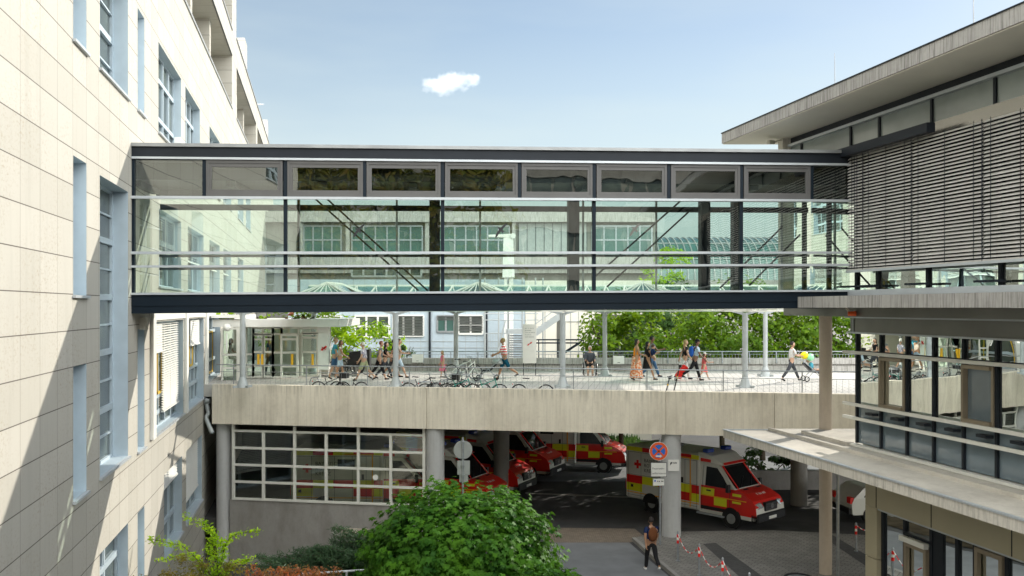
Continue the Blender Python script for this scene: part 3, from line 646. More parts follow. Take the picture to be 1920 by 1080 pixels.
m.build('middle_interior', ['interior', 'bronze2', 'whitepaint', 'black', 'pinkcol'], rbg)
# canopy
m = MB(); m.box(F, 13.05, 18, SN-8, 30.2, 4.46, 4.70, 0); m.box(F, 13.05, 18, SN-8, 30.2, 4.70, 4.704, 1)
m.box(F, 14.5, 18, SN-8, 30.1, 4.704, 4.76, 1); m.box(F, 14.45, 14.5, SN-8, 30.1, 4.704, 4.80, 2); m.box(F, 14.9, 15.1, 26.4, 28.9, 4.76, 4.86, 2)
m.build('canopy_slab', ['fascialight', 'canopytop', 'canopytop'], rbg)
m = MB(); m.box(F, 13.03, 13.13, SN-8, 30.22, 4.70, 4.735); m.box(ID, F(13.13, 30.2, 0).x, F(18, 30.2, 0).x, 30.14, 30.22, 4.704, 4.735); m.build('canopy_edge_flashing', 'alu', rbg)
cc = P(1548, 0, 30)
for z0, z1 in ((0, 4.46), (4.76, 8.41)):
    m = MB(); m.tube((cc.x, cc.y, z0), (cc.x, cc.y, z1), .2, .2, 28); m.build('round_column', 'pinkcol', rbg)
# ground floor
m = MB(); m.box(F, 14.9, 15.0, SN-8, 25.5, 3.29, 4.46, 0)
for z0, z1 in ((0, .95), (.96, 1.9), (1.91, 3.28)): m.box(F, 14.9, 15.35, 24.98, 25.5, z0+.01, z1, 0)
m.box(ID, F(14.9, 25.5, 0).x+.3, 24, 25.3, 25.49, 0, 4.45, 0)
m.build('tan_panel', 'tan', rbg)
m = MB()
for s in (25.0, 22.75, 20.1, 17.5): m.box(F, 14.892, 14.9, s-.012, s+.012, 3.3, 4.46)
GL = [24.9, 23.97, 22.93, 22.0, 21.4, 20.4, 19.3, 18.2, 17, 15.8, 14.6]
for s in GL: m.box(F, 15.0, 15.055, s-.05, s+.05, 0, 3.25)
m.box(F, 14.98, 15.12, 22.93, 23.97, 2.85, 2.92); m.box(F, 15.02, 15.1, 22.5, 22.93, 0, 3.25)
m.box(F, 15.2, 15.4, 24.6, 24.9, 0, 3.25)
m.build('ground_mullion', 'dark', rbg)
m = MB(); m.box(F, 14.93, 15.0, SN-8, 25.0, 3.24, 3.285); m.build('light_trim', 'alu', rbg)
m = MB(); m.face([F(15.06, SN-8, 0), F(15.06, 24.98, 0), F(15.06, 24.98, 3.25), F(15.06, SN-8, 3.25)]); m.build('ground_glazing', 'glassoffice', rbg)
def gframe(name, s0, s1, z0, z1, e=.10, L0=14.94, L1=15.03):
    m = MB(); m.box(F, L0, L1, s0, s0+e, z0, z1); m.box(F, L0, L1, s1-e, s1, z0, z1); m.box(F, L0, L1, s0+e, s1-e, z1-e, z1); m.box(F, L0, L1, s0+e, s1-e, z0, z0+e)
    return m.build(name, 'bronze2', rbg)
d1 = gframe('door', 23.03, 23.9, .1, 2.68)
m = MB(); m.box(F, 14.86, 14.98, 22.98, 23.97, 2.70, 2.83); m.build('door_closer', 'whiteframe', d1)
m = MB(); m.tube(F(14.88, 23.15, 1.0), F(14.88, 23.15, 1.6), .018, n=8); m.build('handle', 'redmark', d1)
d2 = gframe('opening_window', 20.46, 21.32, .9, 3.2)
m = MB(); m.box(F, 15.5, 33, SN-8, 25.2, 0, .08, 0); m.box(F, 18.0, 18.2, SN-8, 25.2, .1, 4.4, 0); m.box(F, 15.4, 33, SN-8, 25.2, 3.3, 3.45, 0)
m.box(F, 16.0, 16.3, 22.2, 22.5, .1, 3.2, 0); m.box(F, 15.8, 17, 20.2, 21.2, .1, 1.5, 1); m.box(F, 15.9, 16, 22.9, 23.3, 1.2, 1.6, 2)
m.build('ground_interior', ['interior', 'greenpane', 'redmark'], rbg)
m = MB()
for i, l in enumerate((.34, .55, .42, .5, .3)): wordmarks(m, l, .07, lambda u, v, i=i: F(15.05, 24.8-u, 1.55-i*.14+v), 0, i)
m.build('door_lettering', 'text', rbg)
for px, py in ((1578, 216), (1450, 267)):
    m = MB(); p = P(px, py, 27.5 if px > 1500 else 29.7); 
    m.bar(p, p+Vector((-.25, -.35, -.05)), .10, .12); m.bar(p, p+Vector((.35, .1, .12)), .05, .05); m.bar(p+Vector((-.27, -.37, -.03)), p+Vector((-.27, -.37, .03)), .2, .02); m.build('security_camera', 'soffit', rbg)
m = MB(); p = P(1594, 586, 24.8); m.bar(p+Vector((-.1, 0, .12)), p, .05, .05); m.tube(p+Vector((-.06, 0, -.03)), p+Vector((.14, -.05, -.03)), .06, .07, 10, 1); m.build('alarm_beacon', ['soffit', 'signred'], rbg)
for px, y0, y1, d, l in ((1566, 165, 100, 26, 'thin lightning rod standing at the middle of the flat roof edge'), (1826, 60, -30, 20.0, 'thin lightning rod near the right end of the flat roof')):
    p = P(px, y0+14, d); q = P(px-1, y1, d); m = MB(); m.tube(Vector((p.x+.0, p.y, 14.42)), q, .016, .009, 6); m.bx(p.x, p.y, 14.46, .2, .2, .08); tag(m.build('lightning_rod', 'galv', org=(p.x, p.y, 14.42)), l, 'lightning rod', 'lightning rods on the flat roof')
m = MB(); p = P(1571, 0, 29.3); m.tube((p.x, p.y, 0), (p.x, p.y, 4.5), .05, .05, 12)
for z in (1, 2.5, 4): m.tube((p.x, p.y, z), (p.x, p.y, z+.06), .065, .065, 12)
tag(m.build('drain_pipe', 'galv', org=(p.x, p.y, 0)), 'thin dark grey drain pipe standing beside the round column under the canopy', 'pipe')

# ------------------------------------------------------------------ raised deck
OA = Vector(((397-960)/FPX*37.9, 37.9, 0)); OB = Vector(((1600-960)/FPX*33.5, 33.5, 0)); DO = OB-OA; UO = DO.normalized(); NO = Vector((-UO.y, UO.x, 0))
def opx(px, v=0.0): k = (px-960)/FPX; o = OA+NO*v; return (k*o.y-o.x)/(DO.x-k*DO.y)
def O(t, v, z): p = OA+DO*t+NO*v; return Vector((p.x, p.y, z))
def opp(px, v=0.0): return O(opx(px, v), v, 0)
PZ = 5.5
dk = thing('raised_deck', 'raised concrete deck on round piers carrying the sunny forecourt', 'bridge deck', (0, 36, 0))
m = MB(); cuts = [0]+[opx(x) for x in (800, 1248, 1452)]+[1.55]
for i in range(4): m.box(lambda a, b, c: O(a, b, c), cuts[i]+.0004, cuts[i+1]-.0004, 0, .35, 3.95, 5.55)
m.box(lambda a, b, c: O(a, b, c), 0, 1.55, .05, .3, 4.0, 5.5)
m.build('parapet_wall', 'deckwall', dk)
m = MB(); q = [O(0, 1.0, 4.6), O(1.55, 1.0, 4.6), Vector((34, 46.9, 4.6)), Vector((-14.3, 46.9, 4.6))]; m.prism(q, (0, 0, .86)); m.box(lambda a, b, c: O(a, b, c), 0, 1.55, .35, 1.0, 4.4, 5.0)
m.prism([Vector((-20, 46.95, 4.6)), Vector((4.5, 46.95, 4.6)), Vector((4.5, 57, 4.6)), Vector((-20, 57, 4.6))], (0, 0, .5)); m.box(ID, -20, 4.2, 57, 57.3, 0, 5.0)
m.build('slab', 'concrete', dk)
for px, v, r in ((1258.5, .40, .36), (816, .40, .36), (420.5, .5, .31)):
    p = opp(px, v); zb = -2 if px < 500 else 0
    m = MB(); m.tube((p.x, p.y, zb), (p.x, p.y, 3.96), r, r, 32); m.build('pier', 'pier', dk)
for px, d in ((940, 42.5), (1498, 41), (1000, 54)):
    m = MB(); p = P(px, 0, d); m.tube((p.x, p.y, 0), (p.x, p.y, 4.6), .36, .36, 24); m.build('pier', 'concrete', dk)
m = MB(); m.box(ID, 9.5, 30, 44.4, 44.7, 0, .9); tag(m.build('low_wall', 'concrete', org=(15, 44.5, 0)), 'low concrete wall in the shade behind the driving ambulance', 'wall')
def O2(a, b, c): return O(a, b, c)
p = [O(-.03, 1.0, 0), O(1.6, 1.0, 0), Vector((34, 46.95, 0)), Vector((-15.5, 46.95, 0))]
BT0, BT1 = opx(560, .6), opx(1310, .6)
m = MB(); m.prism([Vector((v.x, v.y, PZ)) for v in p], (0, 0, -.035)); m.box(O2, -.03, BT0, .36, 1.0, 5.01, PZ); m.box(O2, BT1, 1.6, .36, 1.0, 5.01, PZ); m.box(O2, BT0, BT1, .36, 1.0, 5.003, 5.012); tag(m.build('plaza', 'plaza'), kind='structure')
m = MB(); m.box(ID, -15.5, -8.6, 46.95, 60, 5.1, 5.5); tag(m.build('plaza_extension', 'plaza'), kind='structure')
m = MB(); m.prism([O(-.05, .5, .006), O(opx(905, .5), .5, .006), Vector((0, 41.5, .006)), Vector((-16, 41.5, .006))], (0, 0, -.6)); tag(m.build('garage_floor', 'asphalt'), kind='structure')
# base wall + garage glazing
gw = thing('garage_glass_wall', 'white framed grid of garage windows on a concrete base under the deck', 'glazed wall', tuple(opp(600, .3)))
t0, t1 = opx(438, .3), opx(798, .3)
m = MB(); m.box(O2, opx(432, .3), opx(900, .3), .25, .6, -2.2, .86); m.build('base_wall', 'concrete', gw)
m = MB(); m.box(O2, opx(640, .24), opx(692, .24), .235, .25, -.55, -.1, 0); m.build('bare_patch', 'pinkcol', gw)
cx = [opx(x, .3) for x in (439, 495.3, 553.6, 612.8, 673, 733.6, 796)]
m = MB()
for i, c in enumerate(cx): w_ = .055/DO.length; m.box(O2, c-w_, c+w_, .20, .30, .86, 3.95 if i % 2 == 0 else 3.66)
for k in range(5): z = .90+.69*k; m.box(O2, cx[0], cx[-1], .21, .29, z-.045, z+.045)
m.build('frame', 'whiteframe', gw)
m = MB(); m.face([O(cx[0], .27, .88), O(cx[-1], .27, .88), O(cx[-1], .27, 3.66), O(cx[0], .27, 3.66)]); m.build('glazing', 'glassgarage', gw)
m = MB(); n = 54
for k in range(n):
    z = .95+k*2.68/n; m.face([O(cx[0]+.004, .42, z+.006), O(cx[3]-.002, .42, z+.006), O(cx[3]-.002, .455, z-.006), O(cx[0]+.004, .455, z-.006)])
m.build('venetian_blind', 'darkmetal', gw)
m = MB(); c = P(704, 895, 37.0); q = opp(704, .255); m.tube(Vector((q.x, q.y, CAMZ-(895-HOR)/FPX*q.y)), Vector((q.x, q.y-.02, CAMZ-(895-HOR)/FPX*q.y)), .11, .11, 20); m.build('round_sticker', 'whitepaint', gw)

# front and rear railings, rear parapet
fr_ = thing('front_railing', 'slim steel railing with a horizontal top rail along the near edge of the deck', 'railing', tuple(O(.5, .2, 5.55)))
m = MB()
for z, r in ((6.33, .022), (6.05, .012)): m.tube(O(0, .40, z), O(1.3, .40, z), r, n=8)
for px in (438, 575, 689, 768, 943, 1075, 1213, 1356, 1504): q = opp(px, .40); m.bar(Vector((q.x, q.y, 5.0)), Vector((q.x, q.y, 6.06 if px in (573,) else 6.33)), .035, .035)
m.build('rail', 'galv', fr_)
m = MB(); n = 150
for k in range(n): t = k/n*1.3; m.bar(O(t, .40, 5.4), O(t, .40, 6.05), .008, .008)
o = m.build('baluster', 'galv', fr_); o['kind'] = 'stuff'
rp = thing('rear_parapet', 'grooved concrete parapet with a steel rail along the back of the forecourt', 'parapet', (4, 46.6, 5.5))
X0, X1 = P(597, 0, 46.5).x, 24
m = MB(); m.box(ID, X0, X1, 46.5, 46.8, 5.5, 5.78); m.box(ID, X0, X1, 46.42, 46.8, 5.86, 6.15); m.box(ID, X0, X1, 46.55, 46.8, 5.78, 5.86); m.build('parapet', 'fascia', rp)
m = MB(); m.tube((X0, 46.45, 6.48), (X1, 46.45, 6.48), .028, n=8); m.tube((X0, 46.6, 6.34), (X1, 46.6, 6.34), .014, n=6)
for k in range(26): x = X0+1.2+k*1.35; m.bar((x, 46.38, 5.9), (x, 46.45, 6.48), .04, .04); 
m.build('rail', 'galv', rp)
m = MB()
for k in range(220): x = X0+k*(X1-X0)/220; m.bar((x, 46.6, 6.15), (x, 46.6, 6.34), .012, .012)
o = m.build('baluster', 'galv', rp); o['kind'] = 'stuff'

# ------------------------------------------------------------------ forecourt canopy
cn = thing('glass_canopy', 'pale steel canopy with green glass hipped roofs over the forecourt', 'canopy', (2, 40, 5.5))
front = [455, 742, 1055, 1397]; back = [(588, 43), (855, 43), (1134, 43), (1435, 43)]
def post(px, d):
    p = P(px, 0, d); m = MB(); m.tube((p.x, p.y, PZ), (p.x, p.y, 8.45), .112 if d < 40 else .105, None, 16)
    m.tube((p.x, p.y, PZ), (p.x, p.y, PZ+.42), .25, .12, 16)
    for k in range(4):
        a = math.pi/4+k*math.pi/2; m.box(lambda x, y, z: Vector((p.x+x*math.cos(a)-y*math.sin(a), p.y+x*math.sin(a)+y*math.cos(a), z)), .1, .42, -.015, .015, PZ, PZ+.09)
    for sx_ in (-1, 1):
        prev = Vector((p.x, p.y, 8.40))
        for k in range(1, 6):
            q = Vector((p.x+sx_*.85*k/5, p.y, 8.40+.16*math.sin(k/5*math.pi/2))); m.bar(prev, q, .06, .12-.012*k); prev = q
    m.build('post', 'grey', cn)
for px in front: post(px, 37.0)
for px, d in back: post(px, d)
m = MB()
for d in (37, 43): a, b2 = P(400, 0, d).x, P(1490, 0, d).x; m.bar((a, d, 8.53), (b2, d, 8.53), .07, .05); m.bar((a, d, 8.63), (b2, d, 8.63), .10, .06)
fx = [P(x, 0, 37).x for x in (455, 742, 1055, 1397)]
for x in fx: m.bar((x, 35.8, 8.60), (x+.6, 44.5, 8.60), .08, .10)
m.build('beam', 'whiteframe', cn)
for i in range(3):
    x0, x1 = fx[i]+.9, fx[i+1]-.9; xm = (x0+x1)/2; y0, y1 = 36.6, 43.6; ya, yb = 39.2, 41.0; zt = 9.72; zb = 8.66
    c4 = [Vector((x0, y0, zb)), Vector((x1, y0, zb)), Vector((x1+.3, y1, zb)), Vector((x0+.3, y1, zb))]; r0, r1 = Vector((xm-.15, ya, zt)), Vector((xm+.15, yb, zt))
    m = MB()
    m.face([c4[0], c4[1], r0]); m.face([c4[1], c4[2], r1, r0]); m.face([c4[2], c4[3], r1]); m.face([c4[3], c4[0], r0, r1])
    o = m.build('hipped_roof', 'glassgreen', cn)
    m = MB()
    for (a, b2) in ((c4[0], r0), (c4[1], r0), (c4[2], r1), (c4[3], r1), (r0, r1), (c4[0], c4[1]), (c4[1], c4[2]), (c4[3], c4[0])): m.bar(a, b2, .07, .06)
    for k in range(1, 7):
        f = k/7; m.bar(c4[1].lerp(c4[2], f), r0.lerp(r1, f) if f < 1 else r1, .06, .05)
        m.bar(c4[0].lerp(c4[1], f), r0.lerp(c4[0].lerp(c4[1], f), .0 if 0 else abs(f-.5)*0+.02), .035, .04)
    m.build('rafter', 'whiteframe', o)
# long sloping green glass with zigzag struts behind
m = MB(); xa, xb = P(560, 0, 44).x, P(1500, 0, 47).x; m.face([(xa, 43.8, 8.6), (xb, 43.8, 8.6), (xb, 46.2, 9.75), (xa, 46.2, 9.75)]); m.build('lean_to_roof', 'glassgreen', cn)
m = MB(); n = 26
for k in range(n):
    x = xa+(xb-xa)*k/n; dx = (xb-xa)/n; m.bar((x, 43.9, 8.68), (x+dx*.55, 46.1, 9.74), .07, .05); m.bar((x+dx, 43.9, 8.68), (x+dx*.55, 46.1, 9.74), .04, .04)
m.bar((xa, 46.2, 9.76), (xb, 46.2, 9.76), .08, .08); m.bar((xa, 43.8, 8.62), (xb, 43.8, 8.62), .08, .08)
m.build('strut', 'whiteframe', cn)
# ------------------------------------------------------------------ far buildings
def PX(px, d): return (px-960)/FPX*d
def PZf(py, d): return CAMZ-(py-HOR)/FPX*d
# low panel building right behind the forecourt
D1 = 60.0
pb = thing('panel_clinic_building', 'pale blue panelled low building with shuttered windows behind the forecourt', 'building', (PX(800, D1), D1, 0))
def fb(mb, x0, x1, y0, y1, d, th=.3, mi=0): mb.box(ID, PX(x0, d), PX(x1, d), d, d+th, PZf(y1, d), PZf(y0, d), mi)
m = MB(); m.box(ID, PX(540, D1), PX(984, D1), D1, D1+9, 0, PZf(524, D1)); m.build('wall', 'bluewhite', pb)
m = MB()
for x in range(600, 985, 21): m.box(ID, PX(x, D1)-.012, PX(x, D1)+.012, D1-.02, D1, 3, PZf(524, D1))
for y in (552, 640, 652): m.box(ID, PX(560, D1), PX(984, D1), D1-.025, D1, PZf(y, D1)-.02, PZf(y, D1)+.02)
m.build('panel_joint', 'grey', pb)
def bwin(par, x0, x1, y0, y1, d, cols, rows, blind=0, frame='whitepaint', pane='pane'):
    m = MB(); e = .06; X0, X1, Z0, Z1 = PX(x0, d), PX(x1, d), PZf(y1, d), PZf(y0, d)
    for k in range(cols+1): x = X0+(X1-X0)*k/cols; m.box(ID, x-e, x+e, d-.10, d-.01, Z0, Z1)
    for k in range(rows+1): z = Z0+(Z1-Z0)*k/rows; m.box(ID, X0, X1, d-.11, d-.01, z-e, z+e)
    o = m.build('window', frame, par)
    m = MB(); m.face([(X0, d-.03, Z0), (X1, d-.03, Z0), (X1, d-.03, Z1), (X0, d-.03, Z1)]); m.build('pane', pane, o)
    if blind:
        m = MB(); n = int((Z1-Z0)*blind/.10)
        for k in range(n): z = Z1-(k+.5)*.10; m.face([(X0, d-.13, z-.035), (X1, d-.13, z-.035), (X1, d-.20, z+.035), (X0, d-.20, z+.035)])
        m.build('blind', 'plate', o)
bwin(pb, 666, 730, 592, 632, D1, 3, 2); bwin(pb, 738, 794, 592, 630, D1, 3, 1, 1.0); bwin(pb, 820, 852, 592, 622, D1, 2, 1, .3, 'galv', 'greenpane')
bwin(pb, 860, 905, 592, 626, D1, 2, 2, .9); bwin(pb, 660, 790, 500, 518, D1, 6, 1, 0, 'plate'); bwin(pb, 600, 640, 592, 630, D1, 2, 2)
m = MB(); 
for px in (806, 912): m.tube((PX(px, D1), D1-.12, 3), (PX(px, D1), D1-.12, 10), .07)
m.build('rain_pipe', 'dark', pb)
bb = thing('beige_clinic_building', 'beige panelled building with a dark doorway behind the steel stair', 'building', (PX(1100, 61), 61, 0))
m = MB(); m.box(ID, PX(985, 61), PX(1222, 61), 61, 71, 0, PZf(526, 61)); m.build('wall', 'soffit', bb)
m = MB(); m.box(ID, PX(1044, 61), PX(1056, 61), 60.95, 61, 3, 8.2); m.box(ID, PX(1120, 61), PX(1222, 61), 60.93, 61, 3, PZf(590, 61)); m.build('dark_panel', 'darkmetal', bb)
m = MB()
for x in (1005, 1022, 1070, 1085, 1105): m.box(ID, PX(x, 61)-.02, PX(x, 61)+.02, 60.96, 61, 3, 10)
m.box(ID, PX(1056, 61), PX(1120, 61), 60.96, 61, PZf(603, 61)-.02, PZf(603, 61)+.02); m.build('panel_joint', 'plate', bb)
# tall far concrete building seen through the bridge
D2 = 82.0
tb = thing('concrete_clinic_block', 'large grey concrete block with green tinted window bands seen through the footbridge', 'building', (PX(900, D2), D2, 0))
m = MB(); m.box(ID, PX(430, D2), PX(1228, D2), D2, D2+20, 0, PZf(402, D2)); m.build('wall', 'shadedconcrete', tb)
m = MB(); fb(m, 430, 1230, 396, 416, D2-.7, .7); fb(m, 430, 1230, 478, 500, D2-1.0, 1.0); fb(m, 430, 1230, 505, 512, D2-.6, .6); 
for x in (560, 648, 797, 960): fb(m, x, x+7, 416, 478, D2-.5, .5)
m.build('concrete_band', 'fascia', tb)
for (x0, x1, c) in ((570, 640, 4), (660, 792, 6), (812, 955, 7), (1110, 1222, 5)): bwin(tb, x0, x1, 424, 476, D2-.05, c, 2, 0, 'galv', 'greenpane')
m = MB(); fb(m, 972, 1100, 418, 477, D2-.06, .05)
m.build('metal_cladding', 'plate', tb)
m = MB()
for x in range(972, 1101, 16): fb(m, x, x+.8, 418, 477, D2-.1, .04)
m.build('cladding_joint', 'dark', tb)
m = MB(); fb(m, 440, 700, 384, 396, D2+4, 5); m.build('roof_storey', 'greenpane', tb)
# white pillar
m = MB(); d = 57.0; m.prism([P(944, 445, d), P(962, 445, d), P(965, 520, d), P(942, 520, d)], (0, .6, 0)); m.prism([P(916, 440, d), P(966, 438, d), P(964, 445, d), P(916, 444, d)], (0, .7, 0)); m.tube(P(962, 442, d-.1), P(962, 442, d+.8), .16, .16, 14)
m.bar(P(950, 518, d+.3), Vector((PX(950, d), d+.3, 0)), .3, .3); m.bar(P(958, 518, d+.3), Vector((PX(958, d), d+.3, 0)), .3, .3)
tag(m.build('ventilation_tower', 'whitepaint', org=(PX(950, d), d, 0)), 'white ventilation tower with a flat cap seen through the middle of the footbridge', 'tower')
# green curved hall
D3 = 115.0
gb = thing('green_glass_hall', 'long hall with a curved green glass roof seen through the right half of the footbridge', 'building', (PX(1400, D3), D3, 0))
m = MB(); rings = []; X0, X1 = PX(1228, D3), PX(1640, D3); n = 10; zt, zb = PZf(436, D3), PZf(525, D3)
prof = [(D3+9*(1-math.cos(a)), zb+(zt-zb)*math.sin(a)) for a in [math.pi/2*k/n for k in range(n+1)]]
for i in range(n): m.raw([(X0, prof[i][0], prof[i][1]), (X1, prof[i][0], prof[i][1]), (X1, prof[i+1][0], prof[i+1][1]), (X0, prof[i+1][0], prof[i+1][1])], [(0, 1, 2, 3)], 0, True)
m.face([(X0, p[0], p[1]) for p in prof]+[(X0, D3+9, zb)]); m.build('curved_roof', 'greenpane', gb)
m = MB()
for k in range(34):
    x = X0+(X1-X0)*k/33
    for i in range(n): m.bar((x, prof[i][0]-.06, prof[i][1]+.04), (x, prof[i+1][0]-.06, prof[i+1][1]+.04), .12, .12)
for i in (3, 6): m.bar((X0, prof[i][0]-.08, prof[i][1]+.06), (X1, prof[i][0]-.08, prof[i][1]+.06), .10, .10)
m.build('roof_rib', 'plate', gb)
m = MB(); m.box(ID, X0, X1, D3, D3+20, 0, zb); m.build('wall', 'concrete', gb)
# steel stair
D4 = 54.0
st = thing('external_stair', 'grey steel escape stair with landings in front of the beige building', 'stair', (PX(980, D4), D4, 0))
m = MB(); m.bar(P(1003, 625, D4), P(1056, 588, D4), .1, .36); m.bar(P(1003, 625, D4+1), P(1056, 588, D4+1), .1, .36); m.box(ID, PX(948, D4), PX(1004, D4), D4, D4+1.2, PZf(626, D4), PZf(617, D4)); m.build('stringer', 'grey', st)
m = MB()
for k in range(10): p = P(1003, 622, D4).lerp(P(1056, 585, D4), k/9); m.box(ID, p.x-.16, p.x+.16, D4, D4+1, p.z, p.z+.04)
for k in range(10): z = PZf(630+k*4.4, D4); m.box(ID, PX(955, D4), PX(980, D4), D4+.2+k*.02, D4+.6, z-.03, z+.03)
m.build('tread', 'galv', st)
m = MB()
for px in (909, 935, 952, 980, 1004, 1018): m.tube((PX(px, D4), D4, 0), (PX(px, D4), D4, 10.4), .045)
for py in (588, 600): m.tube(P(905, py, D4), P(1010, py, D4), .03)
m.tube(P(1003, 608, D4), P(1056, 570, D4), .03); m.tube(P(930, 672, D4), P(948, 600, D4), .05)
for k in range(18): x = PX(908+k*3, D4); m.bar((x, D4, PZf(668, D4)), (x, D4, PZf(625, D4)), .02, .02)
m.tube(P(908, 625, D4), P(948, 625, D4), .03)
m.build('railing', 'grey', st)
rr = MB()
for y in (637, 643): rr.tube(P(1005, y, 52), P(1094, y, 52), .04)
rr.tube(P(1094, 637, 52), P(1055, 662, 52), .04); rr.tube(P(1088, 643, 52), P(1050, 668, 52), .04)
for x in (1010, 1046, 1094): rr.tube(P(x, 637, 52), P(x, 690, 52), .03)
tag(rr.build('ramp_handrail', 'darkblue', org=P(1050, 690, 52)), 'dark steel handrail sloping down in front of the beige building', 'handrail')
# building opposite (behind the photographer), seen mirrored in the glass and throwing light back
ob = thing('opposite_wing', 'pale concrete wing with window bands mirrored in the footbridge glass', 'building', (0, -22, 0))
m = MB(); m.box(ID, -34, 30, -34, -26.6, -2, 24)
for k in range(6): m.box(ID, -34, 30, -26.6, -26, -2+k*4.3, .2+k*4.3)
m.build('wall', 'concrete', ob)
m = MB()
for j in range(5):
    for k in range(30): x = -33+k*2.1; m.box(ID, x, x+1.8, -26.7, -26.55, .2+j*4.3, 2.3+j*4.3)
m.build('window_band', 'pane', ob)

# ------------------------------------------------------------------ pavilion on the forecourt
pvn = thing('entrance_pavilion', 'white framed glass entrance pavilion with a flat planted roof and yellow door handles', 'pavilion', P(520, 700, 42))
DP = 41.6
def pz(py, d=DP): return CAMZ-(py-HOR)/FPX*d
m = MB(); m.box(ID, PX(412, DP), PX(640, 41), 40.6, 46.0, pz(613, 40.6), pz(599, 40.6)); m.box(ID, PX(412, DP), PX(475, DP), 40.4, 42, pz(596, 41), pz(590, 41)); m.build('roof', 'whitepaint', pvn)
m = MB(); m.box(ID, PX(597, 41), PX(617, 41), 40.9, 41.2, pz(693, 41), pz(613, 41)); m.box(ID, PX(597, 41)+.05, PX(597, 41)+.1, 41, 41.1, PZ, pz(693, 41)); m.box(ID, PX(616, 41)-.05, PX(616, 41), 41, 41.1, PZ, pz(693, 41)); m.build('white_panel', 'whitepaint', pvn)
def pframe(name, x0, x1, y0, y1, d, vs, hs, mat='whiteframe', e=.045):
    m = MB(); X0, X1, Z0, Z1 = PX(x0, d), PX(x1, d), pz(y1, d), pz(y0, d)
    for x in [x0]+vs+[x1]: m.box(ID, PX(x, d)-e, PX(x, d)+e, d-.06, d+.04, Z0, Z1)
    for y in [y0]+hs+[y1]: m.box(ID, X0, X1, d-.055, d+.035, pz(y, d)-e, pz(y, d)+e)
    o = m.build(name, mat, pvn); g = MB(); g.face([(X0, d, Z0), (X1, d, Z0), (X1, d, Z1), (X0, d, Z1)]); g.build('pane', 'glassclear', o)
    return o
dA = pframe('door', 475, 493, 628, 706, DP, [], [636, 660, 686]); dB = pframe('door', 495, 512, 628, 706, DP, [], [636, 660, 686])
dC = pframe('door', 528, 558, 628, 706, DP-.3, [], [636, 661, 687]); dD = pframe('door', 566, 596, 624, 704, DP, [], [633, 660, 688])
for o, px in ((dA, 489.5), (dB, 496.5), (dC, 552), (dD, 590)): m = MB(); m.box(ID, PX(px, DP)-.05, PX(px, DP)+.05, DP-.45, DP-.40, pz(684), pz(663)); m.build('handle', 'yellowbright', o)
pframe('side_window', 462, 475, 613, 707, DP, [], [664, 688]); pframe('side_window', 512, 528, 613, 707, DP, [], [661]); pframe('transom', 475, 596, 615, 626, DP, [493, 512, 528, 560], [])
pframe('glass_bay', 417, 450, 616, 716, 40.6, [446], [665, 690])
m = MB(); m.box(ID, PX(475, DP), PX(596, DP), 44.5, 44.6, PZ, 8.0); m.box(ID, PX(420, DP), PX(440, DP), 43, 43.1, PZ, 8); m.build('inner_wall', 'interior', pvn)
m = MB(); m.tube(P(425, 625, 40.2), P(425, 660, 40.2), .03); m.ell(P(426, 614, 40.2), (.17, .17, .17), 12, 8, 0); m.build('globe_lamp', 'whitepaint', pvn)
m = MB(); c = P(607, 653, 40.85)
for a, l in ((.6, .16), (.9, .13), (.3, .12), (2.6, .10)): m.bar(c+Vector((-math.cos(a)*l, 0, -math.sin(a)*l)), c+Vector((math.cos(a)*l, 0, math.sin(a)*l)), .02, .035)
m.build('red_emblem', 'redmark', pvn)

# ------------------------------------------------------------------ foliage
def leaves(name, pts, nrm, size, mat, parent=None, kind='quad', asp=1.0, seed=0, base=(0, 0, 0), dirs=None):
    g = np.random.default_rng(seed); N = len(pts); pts = np.asarray(pts, float)-np.asarray(base, float)
    n = np.asarray(nrm, float)+g.normal(0, .45, (N, 3)); n /= np.linalg.norm(n, axis=1)[:, None]+1e-9
    r = g.normal(0, 1, (N, 3)) if dirs is None else np.asarray(dirs, float)
    u = r-(r*n).sum(1)[:, None]*n; u /= np.linalg.norm(u, axis=1)[:, None]+1e-9; v = np.cross(n, u)
    s = size*g.uniform(.65, 1.25, N)[:, None]
    if kind == 'maple':
        ang = np.array([90, 62, 40, 14, -14, -52, -90, -128, 194, 166, 140, 118])*math.pi/180
        rad = np.array([.0+1.0, .50, .88, .42, .66, .34, .12, .34, .66, .42, .88, .50])
        loc = [(rad[k]*math.cos(ang[k]), rad[k]*math.sin(ang[k])) for k in range(12)]; fold = -.18
    elif kind == 'oval': loc = [(0, -1), (.5, -.35), (.48, .35), (0, 1), (-.48, .35), (-.5, -.35)]; fold = -.12
    elif kind == 'needle': loc = [(0, -1), (.12, 0), (0, 1), (-.12, 0)]; fold = 0
    else: loc = [(-.7, -1), (.7, -1), (.7, 1), (-.7, 1)]; fold = 0
    K = len(loc); V = np.empty((N, K, 3))
    for k, (a, b) in enumerate(loc): V[:, k] = pts+(u*b*asp+v*a)*s*.5+n*(fold*abs(a)*abs(a))*s
    me = bpy.data.meshes.new(name); me.vertices.add(N*K); me.vertices.foreach_set('co', V.reshape(-1)); me.loops.add(N*K); me.loops.foreach_set('vertex_index', np.arange(N*K, dtype=np.int32))
    me.polygons.add(N); me.polygons.foreach_set('loop_start', np.arange(0, N*K, K, dtype=np.int32)); me.polygons.foreach_set('loop_total', np.full(N, K, dtype=np.int32)); me.update(calc_edges=True); me.validate()
    me.materials.append(M[mat]); o = bpy.data.objects.new(name, me); COL.objects.link(o)
    if parent is not None: o.parent = parent
    else: o.location = base
    return o
